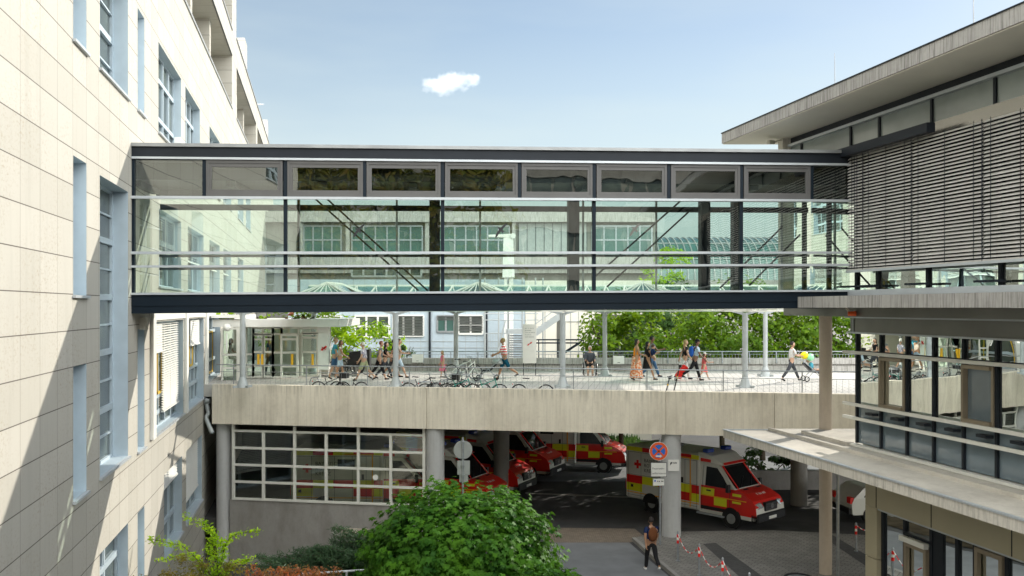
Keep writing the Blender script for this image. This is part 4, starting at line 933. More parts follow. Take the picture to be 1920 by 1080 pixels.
def crown_pts(c, r, ncl, nl, seed, cl=.32, shell=.55):
    g = np.random.default_rng(seed); P_, N_ = [], []
    for k in range(ncl):
        d = g.normal(0, 1, 3); d /= np.linalg.norm(d); q = g.uniform(shell, 1.05)**.7; cc = np.array(c)+d*np.array(r)*q; sz = cl*min(r)*g.uniform(.6, 1.4)
        m_ = int(nl*g.uniform(.6, 1.4)); e = g.normal(0, 1, (m_, 3)); e /= np.linalg.norm(e, axis=1)[:, None]; e *= (g.uniform(0, 1, m_)**.5)[:, None]
        P_.append(cc+e*sz*np.array([1.25, 1.25, .8])); N_.append(e*.7+d*.5+np.array([0, 0, .5]))
    return np.concatenate(P_), np.concatenate(N_)
def tree(name, label, x, y, zb, h, r, seed, mat='leaf_tree', size=.24, ncl=55, nl=95, group='trees behind the forecourt', stems=5, low=.25):
    o = thing(name, label, 'tree', (x, y, zb), 0, group); g = random.Random(seed)
    m = MB(); th = h*.42; m.path([Vector((0, 0, 0)), Vector((g.uniform(-.1, .1), 0, th*.5)), Vector((g.uniform(-.2, .2), .1, th))], [.05*h**.75*.6, .04*h**.75*.6, .03*h**.75*.6], 9)
    for k in range(stems*2):
        a = 2*math.pi*k/stems+g.uniform(-.4, .4); z0 = th*g.uniform(.45, 1); q = Vector((math.cos(a)*r*.75, math.sin(a)*r*.75, z0+h*g.uniform(.18, .45))); p0 = Vector((0, 0, z0)); md_ = p0.lerp(q, .5)+Vector((0, 0, .25))
        m.path([p0, md_, q], [.022*h**.6, .014*h**.6, .006*h**.6], 6)
        for j in range(3): t = g.uniform(.4, .9); s_ = md_.lerp(q, t); m.path([s_, s_+Vector((g.uniform(-1, 1), g.uniform(-1, 1), g.uniform(.2, 1)))*r*.3], [.008*h**.6, .003], 4)
    m.build('trunk', 'bark', o, local=True)
    cz = h*(low+1)/2
    pts, nr = crown_pts((0, 0, cz), (r, r, h*(1-low)/2), ncl, nl, seed)
    leaves('crown', pts, nr, size, mat, o, 'oval', 1.2, seed)
    return o
tree('leafy_tree', 'bright green tree left of centre, behind the person in the wheelchair', PX(1165, 51), 51, 0, 9.3, 2.6, 11, size=.26)
tree('leafy_tree', 'dark leaved tree between the two bright green crowns', PX(1255, 58), 58, 0, 10.2, 3.0, 12, 'leaf_tree2', .26)
tree('leafy_tree', 'broad bright tree behind the third canopy post', PX(1355, 51.5), 51.5, 0, 10.0, 2.6, 13, size=.25, ncl=64)
tree('leafy_tree', 'dense bright tree behind the child in pink and the rear post', PX(1430, 53), 53, 0, 10.2, 2.6, 14, size=.25, ncl=64)
tree('leafy_tree', 'full green tree to the left of the pink round column', PX(1510, 52), 52, 0, 10.3, 2.7, 15, size=.25, ncl=64)
tree('leafy_tree', 'green tree just right of the pink round column', PX(1600, 53), 53, 0, 10.4, 2.8, 16, size=.25, ncl=64)
tree('leafy_tree', 'tree hidden largely by the glass office wing', PX(1690, 54), 54, 0, 10.4, 2.8, 17, size=.25)
tree('tall_tree', 'tall yellow green tree seen through the footbridge before the curved green roof', PX(1252, 66), 66, 0, 14.0, 1.9, 18, 'leaf_lime', .24, 46, 80, None, 4, .3)
tree('small_tree', 'low bright tree beside the entrance pavilion behind the walking couple', PX(665, 48.5), 48.5, 3.6, 4.6, 2.3, 19, 'leaf_lime', .20, 34, 80, None, 4, .3)
tree('small_tree', 'leafy tree behind the pavilion roof', PX(570, 53), 53, 3.0, 6.6, 2.2, 20, 'leaf_tree', .2, 34, 80, None, 4, .3)
for k, (x, y, h, r) in enumerate(((-11.5, -12, 21, 3.0), (-6.5, -9, 22.5, 3.4), (-1, -13, 22, 3.4), (4.5, -10, 21, 3.2))):
    tree('courtyard_tree', ('leftmost', 'second', 'third', 'rightmost')[k]+' of the courtyard trees mirrored in the footbridge glass', x, y, 0, h, r, 30+k, 'leaf_olive', .42, 120, 90, 'courtyard trees mirrored in the glass', 5, .10)
def shrub(name, label, c, r, ncl, nl, seed, mat, size, cat='bush', group=None, kind='oval'):
    c = Vector(c); o = thing(name, label, cat, (c.x, c.y, c.z-r[2]), 0, group); m = MB(); g = random.Random(seed)
    for k in range(9): a = g.uniform(0, 6.28); m.path([Vector((0, 0, 0)), Vector((math.cos(a)*r[0]*.3, math.sin(a)*r[1]*.3, r[2]*.8)), Vector((math.cos(a)*r[0]*.7, math.sin(a)*r[1]*.7, r[2]*1.3))], [.03, .02, .008], 5)
    m.build('stem', 'bark', o, local=True); pts, nr = crown_pts((0, 0, r[2]), r, ncl, nl, seed, .38, .3); leaves('foliage', pts, nr, size, mat, o, kind, 1.2, seed); return o
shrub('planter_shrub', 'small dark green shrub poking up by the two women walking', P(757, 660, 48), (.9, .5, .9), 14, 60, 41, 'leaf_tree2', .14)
shrub('roof_plant', 'tuft of yellow green plants on the left end of the pavilion roof', P(430, 592, 41), (.5, .3, .25), 8, 40, 42, 'leaf_lime', .10, 'plant')
for k, px in enumerate((490, 545, 575)): shrub('roof_plant', ('yellow green', 'low reddish', 'sparse green')[k]+' plants growing on the middle of the pavilion roof', P(px, 596, 42.5), (.6, .3, .2), 7, 30, 43+k, ('leaf_lime', 'leaf_red', 'leaf_tree')[k], .09, 'plant')
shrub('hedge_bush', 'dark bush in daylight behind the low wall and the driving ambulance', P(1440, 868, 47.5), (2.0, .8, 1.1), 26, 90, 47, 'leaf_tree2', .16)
g_ = np.random.default_rng(5); n_ = 2600
gp = np.stack([g_.uniform(3.6, 8, n_), g_.uniform(55, 60, n_), g_.uniform(.05, .45, n_)], 1)
tag(leaves('tall_grass', gp, np.tile([0, -1, .2], (n_, 1)), .5, 'leaf_tree2', None, 'needle', 1.0, 5, (0, 0, 0), np.tile([0, 0, 1.0], (n_, 1))+g_.normal(0, .2, (n_, 3))), kind='stuff')
# big maple bush
def dome(c, r, N, seed, drop=.25, low=-.75):
    g = np.random.default_rng(seed); d = g.normal(0, 1, (N*2, 3)); d /= np.linalg.norm(d, axis=1)[:, None]; d = d[d[:, 2] > low][:N]
    ck = g.normal(0, 1, (110, 3)); ck /= np.linalg.norm(ck, axis=1)[:, None]; am_ = g.uniform(.0, .22, 110); D2 = ((d[:, None, :]-ck[None])**2).sum(2); bump = (am_[None]*np.exp(-D2/(.17**2))).max(1)
    lob = .93+bump+.05*np.sin(d[:, 0]*7+seed)*np.cos(d[:, 1]*6)+.06*np.sin(d[:, 2]*11+d[:, 0]*9)+.035*np.sin(d[:, 0]*23)*np.sin(d[:, 2]*21+1)
    t = np.floor(g.uniform(0, 3, len(d))); lay = 1-.075*t
    p = np.array(c)+d*np.array(r)*(lob*lay*g.uniform(.965, 1.03, len(d)))[:, None]
    n = d*np.array([1, 1, 1])+np.array([0, 0, .55])
    sd_ = g.normal(0, 1, (150, 3)); sd_[:, 2] = np.abs(sd_[:, 2]); sd_ /= np.linalg.norm(sd_, axis=1)[:, None]; Q = []; QN = []
    for k in range(150):
        ax = sd_[k]+g.normal(0, .25, 3); L_ = g.uniform(.10, .34)
        for t_ in np.linspace(.2, 1, 6): Q.append(np.array(c)+sd_[k]*np.array(r)*1.02+ax*L_*t_*min(1, r[0]/2.2)+g.normal(0, .035, 3)); QN.append(sd_[k]+[0, 0, .6])
    return np.concatenate([p, np.array(Q)]), np.concatenate([n, np.array(QN)])
def maple(label, c, r, N, seed, size):
    o = thing('maple_bush', label, 'bush', (c[0], c[1], c[2]-r[2]*.9))
    b = (c[0], c[1], c[2]-r[2]*.9); cc = (0, 0, r[2]*.9); m = MB(); g = random.Random(seed)
    for k in range(10):
        a = k*.63; m.path([Vector((0, 0, -.3)), Vector((math.cos(a)*r[0]*.35, math.sin(a)*r[1]*.35, r[2]*.7)), Vector((math.cos(a)*r[0]*.7, math.sin(a)*r[1]*.7, r[2]*1.2))], [.06, .04, .015], 6)
    m.build('stem', 'bark', o, local=True)
    p, n = dome(cc, r, N, seed); dn = np.tile([0, 0, -1.0], (len(p), 1))*.8+n*.5+np.random.default_rng(seed).normal(0, .35, (len(p), 3))
    leaves('foliage', p, n, size, 'leaf_bush', o, 'maple', 1.0, seed, dirs=dn); return o
bc = P(866, 1048, 24.5); maple('large dark green maple leaved bush filling the bottom centre', (bc.x, bc.y, bc.z), (2.46, 2.1, 1.80), 11500, 3, .25)
bc = P(1026, 1132, 20.5); maple('smaller bright maple leaved bush at the bottom edge right of the big one', (bc.x, bc.y, bc.z), (1.05, .9, .66), 2200, 4, .20)
bc = P(745, 1090, 27); maple('side mound of maple leaves low on the left of the large bush', (bc.x, bc.y, bc.z), (1.6, 1.2, 1.35), 3000, 6, .22)
def arching(name, label, base, arcs, mat, size, per, seed, cat='shrub', kind='oval', spread=.05, asp=1.2, extra=None, group=None):
    base = Vector(base); o = thing(name, label, cat, tuple(base), 0, group); m = MB(); pts = []; nr = []; g = random.Random(seed)
    for arc in arcs:
        arc = [Vector(p)-base for p in arc]; prev = None; segs = []
        for i in range(len(arc)-1):
            for k in range(8):
                t = k/8; p0 = arc[max(i-1, 0)]; p1, p2 = arc[i], arc[i+1]; p3 = arc[min(i+2, len(arc)-1)]
                segs.append(.5*((2*p1)+(p2-p0)*t+(2*p0-5*p1+4*p2-p3)*t*t+(3*p1-p0-3*p2+p3)*t*t*t))
        segs.append(arc[-1]); L = len(segs); m.path(segs, [.014*(1-.8*i/L)+.002 for i in range(L)], 5)
        for i in range(L-1):
            for _ in range(per):
                q = segs[i].lerp(segs[i+1], g.random()); pts.append(tuple(q+Vector((g.gauss(0, spread), g.gauss(0, spread), g.gauss(-.01, spread))))); nr.append((g.gauss(0, .4), g.gauss(-.3, .4), 1))
    m.build('stem', 'bark', o, local=True)
    if extra: pts += list(extra[0]); nr += list(extra[1])
    leaves('foliage', np.array(pts), np.array(nr), size, mat, o, kind, asp, seed); return o
d = 24.0
pp = lambda x, y, dd=d: P(x, y, dd)
arcs = [[pp(410, 1085), pp(402, 1010), pp(385, 985), pp(345, 968)], [pp(412, 1085), pp(420, 1030), pp(440, 1003), pp(487, 996)], [pp(400, 1085), pp(350, 1030), pp(318, 1018), pp(277, 1010)],
        [pp(418, 1085), pp(404, 1040), pp(398, 1004), pp(380, 975)], [pp(400, 1085), pp(375, 1050), pp(350, 1040), pp(300, 1052)], [pp(420, 1085), pp(432, 1062), pp(452, 1052), pp(470, 1048)], [pp(408, 1085), pp(396, 1050), pp(393, 1025), pp(405, 1000)], [pp(402, 1085), pp(415, 1050), pp(418, 1030), pp(412, 1015)]]
arching('climbing_shrub', 'bright lime green shrub throwing out long arching shoots by the white wall', pp(405, 1120), arcs, 'leaf_lime', .075, 9, 51, spread=.055)
pts, nr = crown_pts((0, 0, .5), (1.35, .7, .75), 40, 130, 52, .35, .2)
shrub('bronze_shrub', 'dense bronze and green small leaved shrub in the bottom left corner by the wall', pp(368, 1092, 23.5), (1.45, .7, .60), 44, 130, 52, 'leaf_olive', .06)
def fans(cx, cy, dd, n, seed, rx, ry, up):
    g = random.Random(seed); A = []
    for k in range(n):
        x = cx+g.uniform(-rx, rx); y = cy+g.uniform(0, ry); z = dd+g.uniform(-.6, .6); A.append([P(x, y+22, z), P(x+g.uniform(-6, 6), y, z), P(x+g.uniform(-14, 14), y-up*g.uniform(.5, 1), z)])
    return A
arching('russet_shrub', 'russet orange shrub at the bottom edge right of the lime green one', P(540, 1120, 23), fans(532, 1082, 23, 46, 61, 62, 14, 26), 'leaf_red', .055, 5, 61, spread=.035)
arching('russet_shrub', 'lower russet shrub close against the big maple bush', P(600, 1120, 23.4), fans(606, 1086, 23.4, 22, 62, 26, 10, 28), 'leaf_red', .055, 5, 62, spread=.035)
def junarc(n, seed):
    g = random.Random(seed); A = []
    for k in range(n):
        x0 = g.uniform(560, 760); y0 = 1085-(x0-560)*.10+g.uniform(-20, 10)-max(0, (x0-600))*.33*g.random(); z = g.uniform(26, 30); l = g.uniform(40, 95)
        A.append([P(x0, y0, z), P(x0-l*.5, y0-l*.22, z), P(x0-l, y0-l*g.uniform(.15, .38), z)])
    return A
arching('juniper_bush', 'spreading dark juniper with feathery shoots against the grey garage wall', P(640, 1110, 28), junarc(120, 71), 'leaf_jun', .19, 15, 71, kind='needle', spread=.055, asp=1.0)
m = MB(); m.tube(P(560, 1077, 24.5), P(700, 1068, 25.5), .03, n=8); m.tube(P(560, 1077, 24.5), P(560, 1110, 24.5), .03); m.tube(P(650, 1071.5, 25.1), P(650, 1110, 25.1), .03)
tag(m.build('garden_rail', 'alu', org=P(620, 1110, 25)), 'thin pale metal rail running behind the russet shrubs', 'railing')
m = MB(); m.box(ID, -7.5, -1.2, 22.2, 22.5, -1.8, GP(600, 1110, -1.0).z)
# ------------------------------------------------------------------ people
def skin_raw(vs, es, rs, root=0, sub=1):
    me = bpy.data.meshes.new('k'); me.from_pydata([tuple(v) for v in vs], es, []); o = bpy.data.objects.new('k', me); COL.objects.link(o)
    md = o.modifiers.new('s', 'SKIN'); md.use_smooth_shade = True
    for i, v in enumerate(me.skin_vertices[0].data): v.radius = rs[i] if isinstance(rs[i], tuple) else (rs[i], rs[i]); v.use_root = (i == root)
    if sub: sm = o.modifiers.new('d', 'SUBSURF'); sm.levels = sub; sm.render_levels = sub
    e = bpy.data.meshes.new_from_object(o.evaluated_get(bpy.context.evaluated_depsgraph_get()))
    V = [v.co.copy() for v in e.vertices]; Fc = [list(p.vertices) for p in e.polygons]
    bpy.data.objects.remove(o); bpy.data.meshes.remove(me); bpy.data.meshes.remove(e); return V, Fc
SKIN = {'light': pm('light_skin', (.55, .33, .22), .55, 0, .05, 8), 'tan': pm('tanned_skin', (.40, .21, .12), .55, 0, .05, 8), 'brown': pm('brown_skin', (.20, .10, .06), .55, 0, .05, 8)}
def cloth(name, c): return pm('cloth_'+name, c, .85, 0, .12, 6, .15, .3)
C_ = dict(brownpack=cloth('brown_orange', (.16, .06, .025)), teal=cloth('teal', (.08, .38, .50)), navy=cloth('navy', (.02, .035, .10)), denim=cloth('denim', (.06, .13, .24)), white=cloth('white', (.75, .74, .70)), cream=cloth('cream', (.62, .54, .45)), grey=cloth('grey', (.22, .24, .24)),
          black=cloth('black', (.018, .018, .02)), dgrey=cloth('dark_grey', (.07, .075, .085)), khaki=cloth('khaki', (.42, .44, .26)), pink=cloth('pink', (.75, .20, .30)), coral=cloth('coral', (.80, .16, .16)), orange=cloth('orange', (.90, .30, .02)),
          rust=m_check('cloth_rust_print', (.65, .16, .05), (.72, .52, .40), 14), check=m_check('cloth_pale_check', (.68, .64, .66), (.35, .32, .42), 16), stripe=m_stripes('cloth_red_stripes', (.72, .03, .05), (.80, .74, .72), .11, .55), blue=cloth('blue', (.03, .12, .50)), ltblue=cloth('light_blue', (.50, .62, .72)), tealdark=cloth('dark_teal', (.01, .09, .15)), camo=cloth('speckled', (.10, .11, .13)))
HAIR = dict(white=pm('white_hair', (.70, .68, .62), .8), blond=pm('blond_hair', (.42, .30, .14), .8), dark=pm('dark_hair', (.022, .015, .012), .7), brown=pm('brown_hair', (.10, .045, .03), .7), red=pm('auburn_hair', (.22, .06, .04), .7), black=pm('black_hair', (.012, .011, .012), .7))
def person(label, px, py, d, H, face, legs=((24, 8), (-20, 22)), arms=((-18, 15), (20, 20)), lean=3, skin='light', hair='dark', hairlen=0, top='white', bottom='denim', sleeves=.55, trouser=1.0, skirt=None, shoes='black', seat=None, pack=None, name='person', z=PZ, zc=None, rad=1.0, cap=None):
    """face: heading in degrees in the XY plane (0 = towards +X); d None -> from ground point"""
    p = P(px, py, d) if d else GP(px, py, z); k = H/1.75; k2 = k
    o = thing(name, label, 'person', (p.x, p.y, z if zc is None else zc), math.radians(face))
    ln = math.radians(lean); spine = lambda h: Vector((math.sin(ln)*(h-.93), 0, .93+math.cos(ln)*(h-.93)))
    J = {}; pel = Vector((0, 0, .95))
    J['pel'] = pel; J['waist'] = spine(1.10); J['chest'] = spine(1.30); J['neck'] = spine(1.47); J['head'] = spine(1.55)
    for s, key, (a, kb) in ((1, 'L', legs[0]), (-1, 'R', legs[1])):
        a = math.radians(a); kb = math.radians(kb); h = Vector((0, s*.09, .90)); kn = h+Vector((.43*math.sin(a), s*.015, -.43*math.cos(a))); b_ = a-kb
        an = kn+Vector((.41*math.sin(b_), 0, -.41*math.cos(b_))); ft = -b_*0+(-.25 if b_ < -.2 else 0) if not seat else 0
        toe = an+Vector((.15*math.cos(ft-min(0, b_)*0-(.5 if b_ < -.25 else 0)), s*.02, -.055+.15*math.sin(ft-(.35 if b_ < -.25 else 0)*1)))
        J['hip'+key] = h; J['kn'+key] = kn; J['an'+key] = an; J['toe'+key] = toe; J['calf'+key] = kn.lerp(an, .35)
    for s, key, (a, e) in ((1, 'L', arms[0]), (-1, 'R', arms[1])):
        a = math.radians(a); e = math.radians(e); sh = spine(1.405)+Vector((0, s*.175, 0)); el = sh+Vector((.28*math.sin(a), s*.05, -.28*math.cos(a)))
        wr = el+Vector((.24*math.sin(a+e), -s*.01, -.24*math.cos(a+e))); hd = wr+(wr-el).normalized()*.09
        J['sh'+key] = sh; J['el'+key] = el; J['wr'+key] = wr; J['hd'+key] = hd
    low = min(J['toeL'].z, J['toeR'].z, J['anL'].z-.06, J['anR'].z-.06)-.03
    for q in J: J[q] = J[q]-Vector((0, 0, low)) if not seat else J[q]+Vector((0, 0, seat/k-.93))
    for q in J: J[q] = J[q]*k
    names = ['pel', 'waist', 'chest', 'neck', 'head', 'hipL', 'knL', 'calfL', 'anL', 'toeL', 'hipR', 'knR', 'calfR', 'anR', 'toeR', 'shL', 'elL', 'wrL', 'hdL', 'shR', 'elR', 'wrR', 'hdR']
    R = dict(pel=.125, waist=.115, chest=.135, neck=.058, head=.06, hipL=.095, hipR=.095, knL=.056, knR=.056, calfL=.056, calfR=.056, anL=.036, anR=.036, toeL=.03, toeR=.03, shL=.062, shR=.062, elL=.042, elR=.042, wrL=.028, wrR=.028, hdL=.032, hdR=.032)
    E = [('pel', 'waist'), ('waist', 'chest'), ('chest', 'neck'), ('neck', 'head')]
    for s in 'LR': E += [('pel', 'hip'+s), ('hip'+s, 'kn'+s), ('kn'+s, 'calf'+s), ('calf'+s, 'an'+s), ('an'+s, 'toe'+s), ('chest', 'sh'+s), ('sh'+s, 'el'+s), ('el'+s, 'wr'+s), ('wr'+s, 'hd'+s)]
    ix = {n: i for i, n in enumerate(names)}
    m = MB(); V, Fs = skin_raw([J[n] for n in names], [(ix[a], ix[b_]) for a, b_ in E], [R[n]*k*rad*.98 for n in names]); m.raw(V, Fs, 0)
    hc = J['head']+Vector((.015, 0, .095))*k
    def hf(q):
        q = q.copy()
        if q.z < 0: q.y *= 1-.28*min(1, -q.z/(.12*k)); q.x = q.x*(1-.10*min(1, -q.z/(.12*k)))+.012*k
        return q
    m.ell(hc, (.098*k, .077*k, .122*k), 16, 12, 0, None, hf)
    m.loft([[hc+Vector((.090, y, z_))*k for y, z_ in ((-.012, -.028), (.012, -.028), (.006, .02), (-.006, .02))], [hc+Vector((.116, y, z_))*k for y, z_ in ((-.010, -.028), (.010, -.028), (.002, -.012), (-.002, -.012))]], 0)
    for s in (1, -1): m.ell(hc+Vector((-.005, s*.078, -.005))*k, (.018*k, .010*k, .03*k), 8, 6, 0); m.ell(hc+Vector((.088, s*.030, .012))*k, (.010*k, .013*k, .008*k), 8, 6, 1)
    m.bx((hc.x+.092*k), hc.y, hc.z-.055*k, .012*k, .045*k, .010*k, 2)
    for s, sd in (('L', 1), ('R', -1)):
        h, w_ = J['hd'+s], J['wr'+s]; dr = (h-w_).normalized(); side = Vector((1, 0, 0)) if abs(dr.x) < .8 else Vector((0, 0, 1)); side = (side-dr*side.dot(dr)).normalized(); pn = dr.cross(side)
        for f, l in ((-.028, .060), (-.010, .075), (.010, .078), (.028, .068)):
            b0 = h+side*f*k+dr*-.005; b1 = b0+(dr*.6+pn*-sd*.1*0+pn*.15)*l*k; b2 = b1+(dr*.6+pn*.6)*l*.45*k; m.path([b0, b1, b2], [.010*k, .009*k, .007*k], 6)
        b0 = w_+(h-w_)*.35+side*.025*k; m.path([b0, b0+side*.035*k+dr*.03*k, b0+side*.04*k+dr*.06*k], [.012*k, .010*k, .008*k], 6)
    m.build('body', [SKIN[skin], 'black', 'redmark'], o, local=True)
    Hh = .0
    m = MB(); cap_h = lambda q: q
    def hairf(q):
        q = q.copy()
        if q.x > .02*k and q.z < .06*k: q.x = .02*k
        if q.z < -(.05+hairlen*0)*k and not hairlen: q.z = -.05*k
        return q
    m.ell(hc+Vector((-.012, 0, .018))*k, (.104*k, .088*k, .118*k), 16, 10, 0, None, hairf)
    if hairlen: m.ell(hc+Vector((-.07, 0, -.08-hairlen*.3))*k, (.05*k, .075*k, (.09+hairlen*.5)*k), 12, 8)
    if cap: m.ell(hc+Vector((0, 0, .06))*k, (.11*k, .09*k, .075*k), 14, 8, 1); m.bx(hc.x+.12*k, hc.y, hc.z+.055*k, .09*k, .13*k, .012*k, 1)
    m.build('hair' if not cap else 'hair_and_cap', [HAIR[hair], C_[cap or 'white']], o, local=True)
    # shirt
    vs = [J['pel']+Vector((0, 0, .02))*k, J['waist'], J['chest'], J['chest'].lerp(J['neck'], .62)]; es = [(0, 1), (1, 2), (2, 3)]; rs_ = [.145*k*rad, .140*k*rad, .155*k*rad, .085*k*rad]
    for s in 'LR':
        if sleeves > 0:
            i = len(vs); e = J['sh'+s].lerp(J['el'+s], min(1, sleeves)) ; vs += [J['sh'+s], e]; es += [(2, i), (i, i+1)]; rs_ += [.080*k*rad, .066*k*rad]
            if sleeves > 1: vs.append(J['el'+s].lerp(J['wr'+s], min(.95, sleeves-1))); es.append((i+1, i+2)); rs_.append(.045*k*rad)
    m = MB(); V, Fs = skin_raw(vs, es, rs_); m.raw(V, Fs, 0); m.build('top', C_[top] if isinstance(top, str) else top, o, local=True)
    if skirt:
        zt, zb, rt, rb_, cl = skirt; cx_ = (J['anL'].x+J['anR'].x)/2*0; rings = []
        for i in range(8):
            t = i/7; z_ = (zt+(zb-zt)*t)*k; r = (rt+(rb_-rt)*t)*k; off = (J['knL'].x+J['knR'].x)/2*t*.6
            rings.append([Vector((off+r*(1.15)*math.cos(a)*(1+.05*math.cos(5*a)*t), r*.85*math.sin(a), z_)) for a in [2*math.pi*j/18 for j in range(18)]])
        m = MB(); m.loft(rings, 0, True); m.build('skirt', C_[cl], o, local=True)
    else:
        vs = [J['waist'].lerp(J['pel'], .55), J['pel']]; es = [(0, 1)]; rs_ = [.132*k*rad, .140*k*rad]
        for s in 'LR':
            i = len(vs); kn = J['hip'+s].lerp(J['kn'+s], min(1, trouser*2)); vs += [J['hip'+s], kn]; es += [(1, i), (i, i+1)]; rs_ += [.108*k*rad, (.078 if trouser <= .6 else .072)*k*rad]
            if trouser > .6: vs.append(J['kn'+s].lerp(J['an'+s], min(1, (trouser-.5)*2))); es.append((i+1, i+2)); rs_.append(.058*k*rad)
        m = MB(); V, Fs = skin_raw(vs, es, rs_, 1); m.raw(V, Fs, 0); m.build('trousers' if trouser > .6 else 'shorts', C_[bottom], o, local=True)
    for s in 'LR':
        a, t = J['an'+s], J['toe'+s]; dr = (t-a); m = MB(); 
        V, Fs = skin_raw([a+Vector((-.05, 0, -.045))*k, a.lerp(t, .5)+Vector((0, 0, -.012))*k, t+Vector((.03, 0, 0))*k], [(0, 1), (1, 2)], [.040*k, .043*k, .034*k]); m.raw(V, Fs, 0); m.build('shoe', C_[shoes], o, local=True)
    if pack:
        m = MB(); c = J['chest']+Vector((-.20, 0, -.04))*k; m.ell(c, (.10*k, .15*k, .23*k), 14, 10, 0)
        for s in (1, -1): m.path([c+Vector((.06, s*.11, .18))*k, c+Vector((.22, s*.12, .17))*k, c+Vector((.33, s*.12, .02))*k, c+Vector((.2, s*.13, -.14))*k], .016*k, 6)
        m.build('backpack', C_[pack], o, local=True)
    return o
W1, W2, W3 = ((26, 6), (-22, 24)), ((-24, 20), (22, 5)), ((12, 4), (-10, 12))
person('man in a teal T-shirt and denim shorts walking beside the white pavilion panel', 627, 706, 41.0, 1.76, 10, W3, ((-6, 12), (10, 20)), 4, 'light', 'blond', 0, 'teal', 'denim', .6, .5, rad=1.12)
person('woman in a cream top and pale shorts walking beside the man in teal', 637.5, 708, 40.6, 1.66, 5, W3, ((-12, 20), (24, 30)), 3, 'tan', 'brown', .12, 'cream', 'ltblue', .2, .45, shoes='white')
person('white haired older man in a checked shirt and khaki shorts walking left', 683, 709, 40.4, 1.70, 178, W1, ((8, 25), (-12, 15)), 5, 'light', 'white', 0, 'check', 'khaki', .7, .55, rad=1.15)
person('woman with auburn hair in a grey top and black cropped trousers', 711, 707, 41, 1.70, 8, W2, ((22, 45), (-10, 15)), 8, 'light', 'red', 0, 'grey', 'black', .35, .8, rad=1.1)
person('dark haired woman in black top and dark trousers walking beside the woman in grey', 722, 706, 41.4, 1.66, 12, W1, ((35, 40), (20, 50)), 4, 'light', 'dark', .14, 'black', 'dgrey', .5, 1)
person('slim walker in pale top and light blue shorts right of the second canopy post', 747, 706, 41.8, 1.78, 4, W1, ((-20, 15), (28, 60)), 3, 'light', 'brown', 0, 'cream', 'ltblue', .5, .5)
person('person in a black top almost hidden behind the second canopy post', 737, 705, 42.4, 1.74, 8, W2, ((10, 30), (-20, 15)), 3, 'tan', 'dark', 0, 'black', 'dgrey', .6, .5)
person('small child in a pink dress standing behind the row of parked bicycles', 830, 704, 41.8, 1.18, 200, W3, ((0, 10), (5, 20)), 2, 'light', 'blond', .10, 'pink', 'pink', .2, .5, skirt=(.92, .50, .12, .22, 'pink'), shoes='white')
person('man in a red and white striped shirt pushing a grey buggy to the left', 946, 708, 41, 1.83, 180, ((-28, 30), (20, 2)), ((34, 30), (30, 38)), 6, 'tan', 'blond', 0, 'stripe', 'tealdark', .8, .5, rad=1.08)
person('woman in an orange top and long rust print dress', 1193, 709, 40.5, 1.72, 8, W3, ((0, 20), (10, 60)), 2, 'tan', 'dark', .02, 'orange', 'rust', 0, 1, skirt=(1.08, .12, .15, .27, 'rust'), rad=1.05)
person('woman in a black dress carrying a small child beside the woman in orange', 1214, 709, 40.8, 1.68, 8, W2, ((40, 60), (30, 80)), 0, 'tan', 'black', .12, 'black', 'black', .15, .5, skirt=(1.05, .52, .14, .20, 'black'))
person('tall bearded man in a grey green shirt and jeans behind the woman in black', 1222, 704, 42.3, 1.90, 8, W1, ((10, 15), (35, 65)), 0, 'brown', 'black', 0, 'grey', 'denim', .6, 1)
person('woman in a black T-shirt and white trousers pulling the red suitcase', 1284, 706, 41, 1.74, 4, ((18, 6), (-26, 16)), ((-28, 10), (10, 30)), 3, 'light', 'blond', .10, 'black', 'white', .5, 1, shoes='black')
person('man in a white shirt and black trousers wearing a blue backpack', 1303, 711, 40.2, 1.80, 4, ((18, 2), (-30, 24)), ((-20, 30), (16, 30)), 8, 'brown', 'black', 0, 'ltblue', 'black', .7, 1, pack='blue', cap='black')
person('little girl in a coral pink dress walking behind the man with the backpack', 1320, 707, 40.8, 1.22, 6, W1, ((-15, 20), (30, 60)), 2, 'light', 'brown', .08, 'coral', 'coral', .3, .4, skirt=(.95, .52, .12, .20, 'coral'), shoes='white', cap='white')
person('young person in a loose white T-shirt and dark trousers pushing a buggy with balloons', 1484, 713, 40, 1.72, 4, ((28, 4), (-28, 10)), ((30, 60), (26, 60)), 3, 'light', 'dark', 0, 'white', 'dgrey', .8, 1)
person('pedestrian seen from behind in a navy shirt with an orange rucksack on the driveway', 1221, 1072, 30.6, 1.78, 98, ((18, 4), (-24, 40)), ((-22, 8), (14, 20)), 1, 'tan', 'dark', 0, 'navy', 'black', .6, 1, shoes='white', pack='brownpack', z=.0, rad=1.02)
person('old man with white hair sitting in the wheelchair in a dark jacket and shorts', 1106, 699, 43.5, 1.74, 268, ((78, 72), (72, 74)), ((18, 65), (22, 62)), 2, 'light', 'white', 0, 'camo', 'black', 1.8, .45, seat=.55, shoes='black', zc=PZ, rad=1.08)
person('seated visitor with dark hair behind the glass bay at the left end of the pavilion', 432, 700, 42.4, 1.70, 20, ((78, 75), (75, 75)), ((20, 60), (22, 60)), 2, 'tan', 'dark', .1, 'cream', 'cream', .6, 1, seat=.95, zc=PZ)
person('person in blue seen through the left pavilion door', 505, 700, 43.2, 1.75, 180, W3, ((0, 20), (5, 20)), 2, 'light', 'dark', 0, 'denim', 'dgrey', .6, 1)
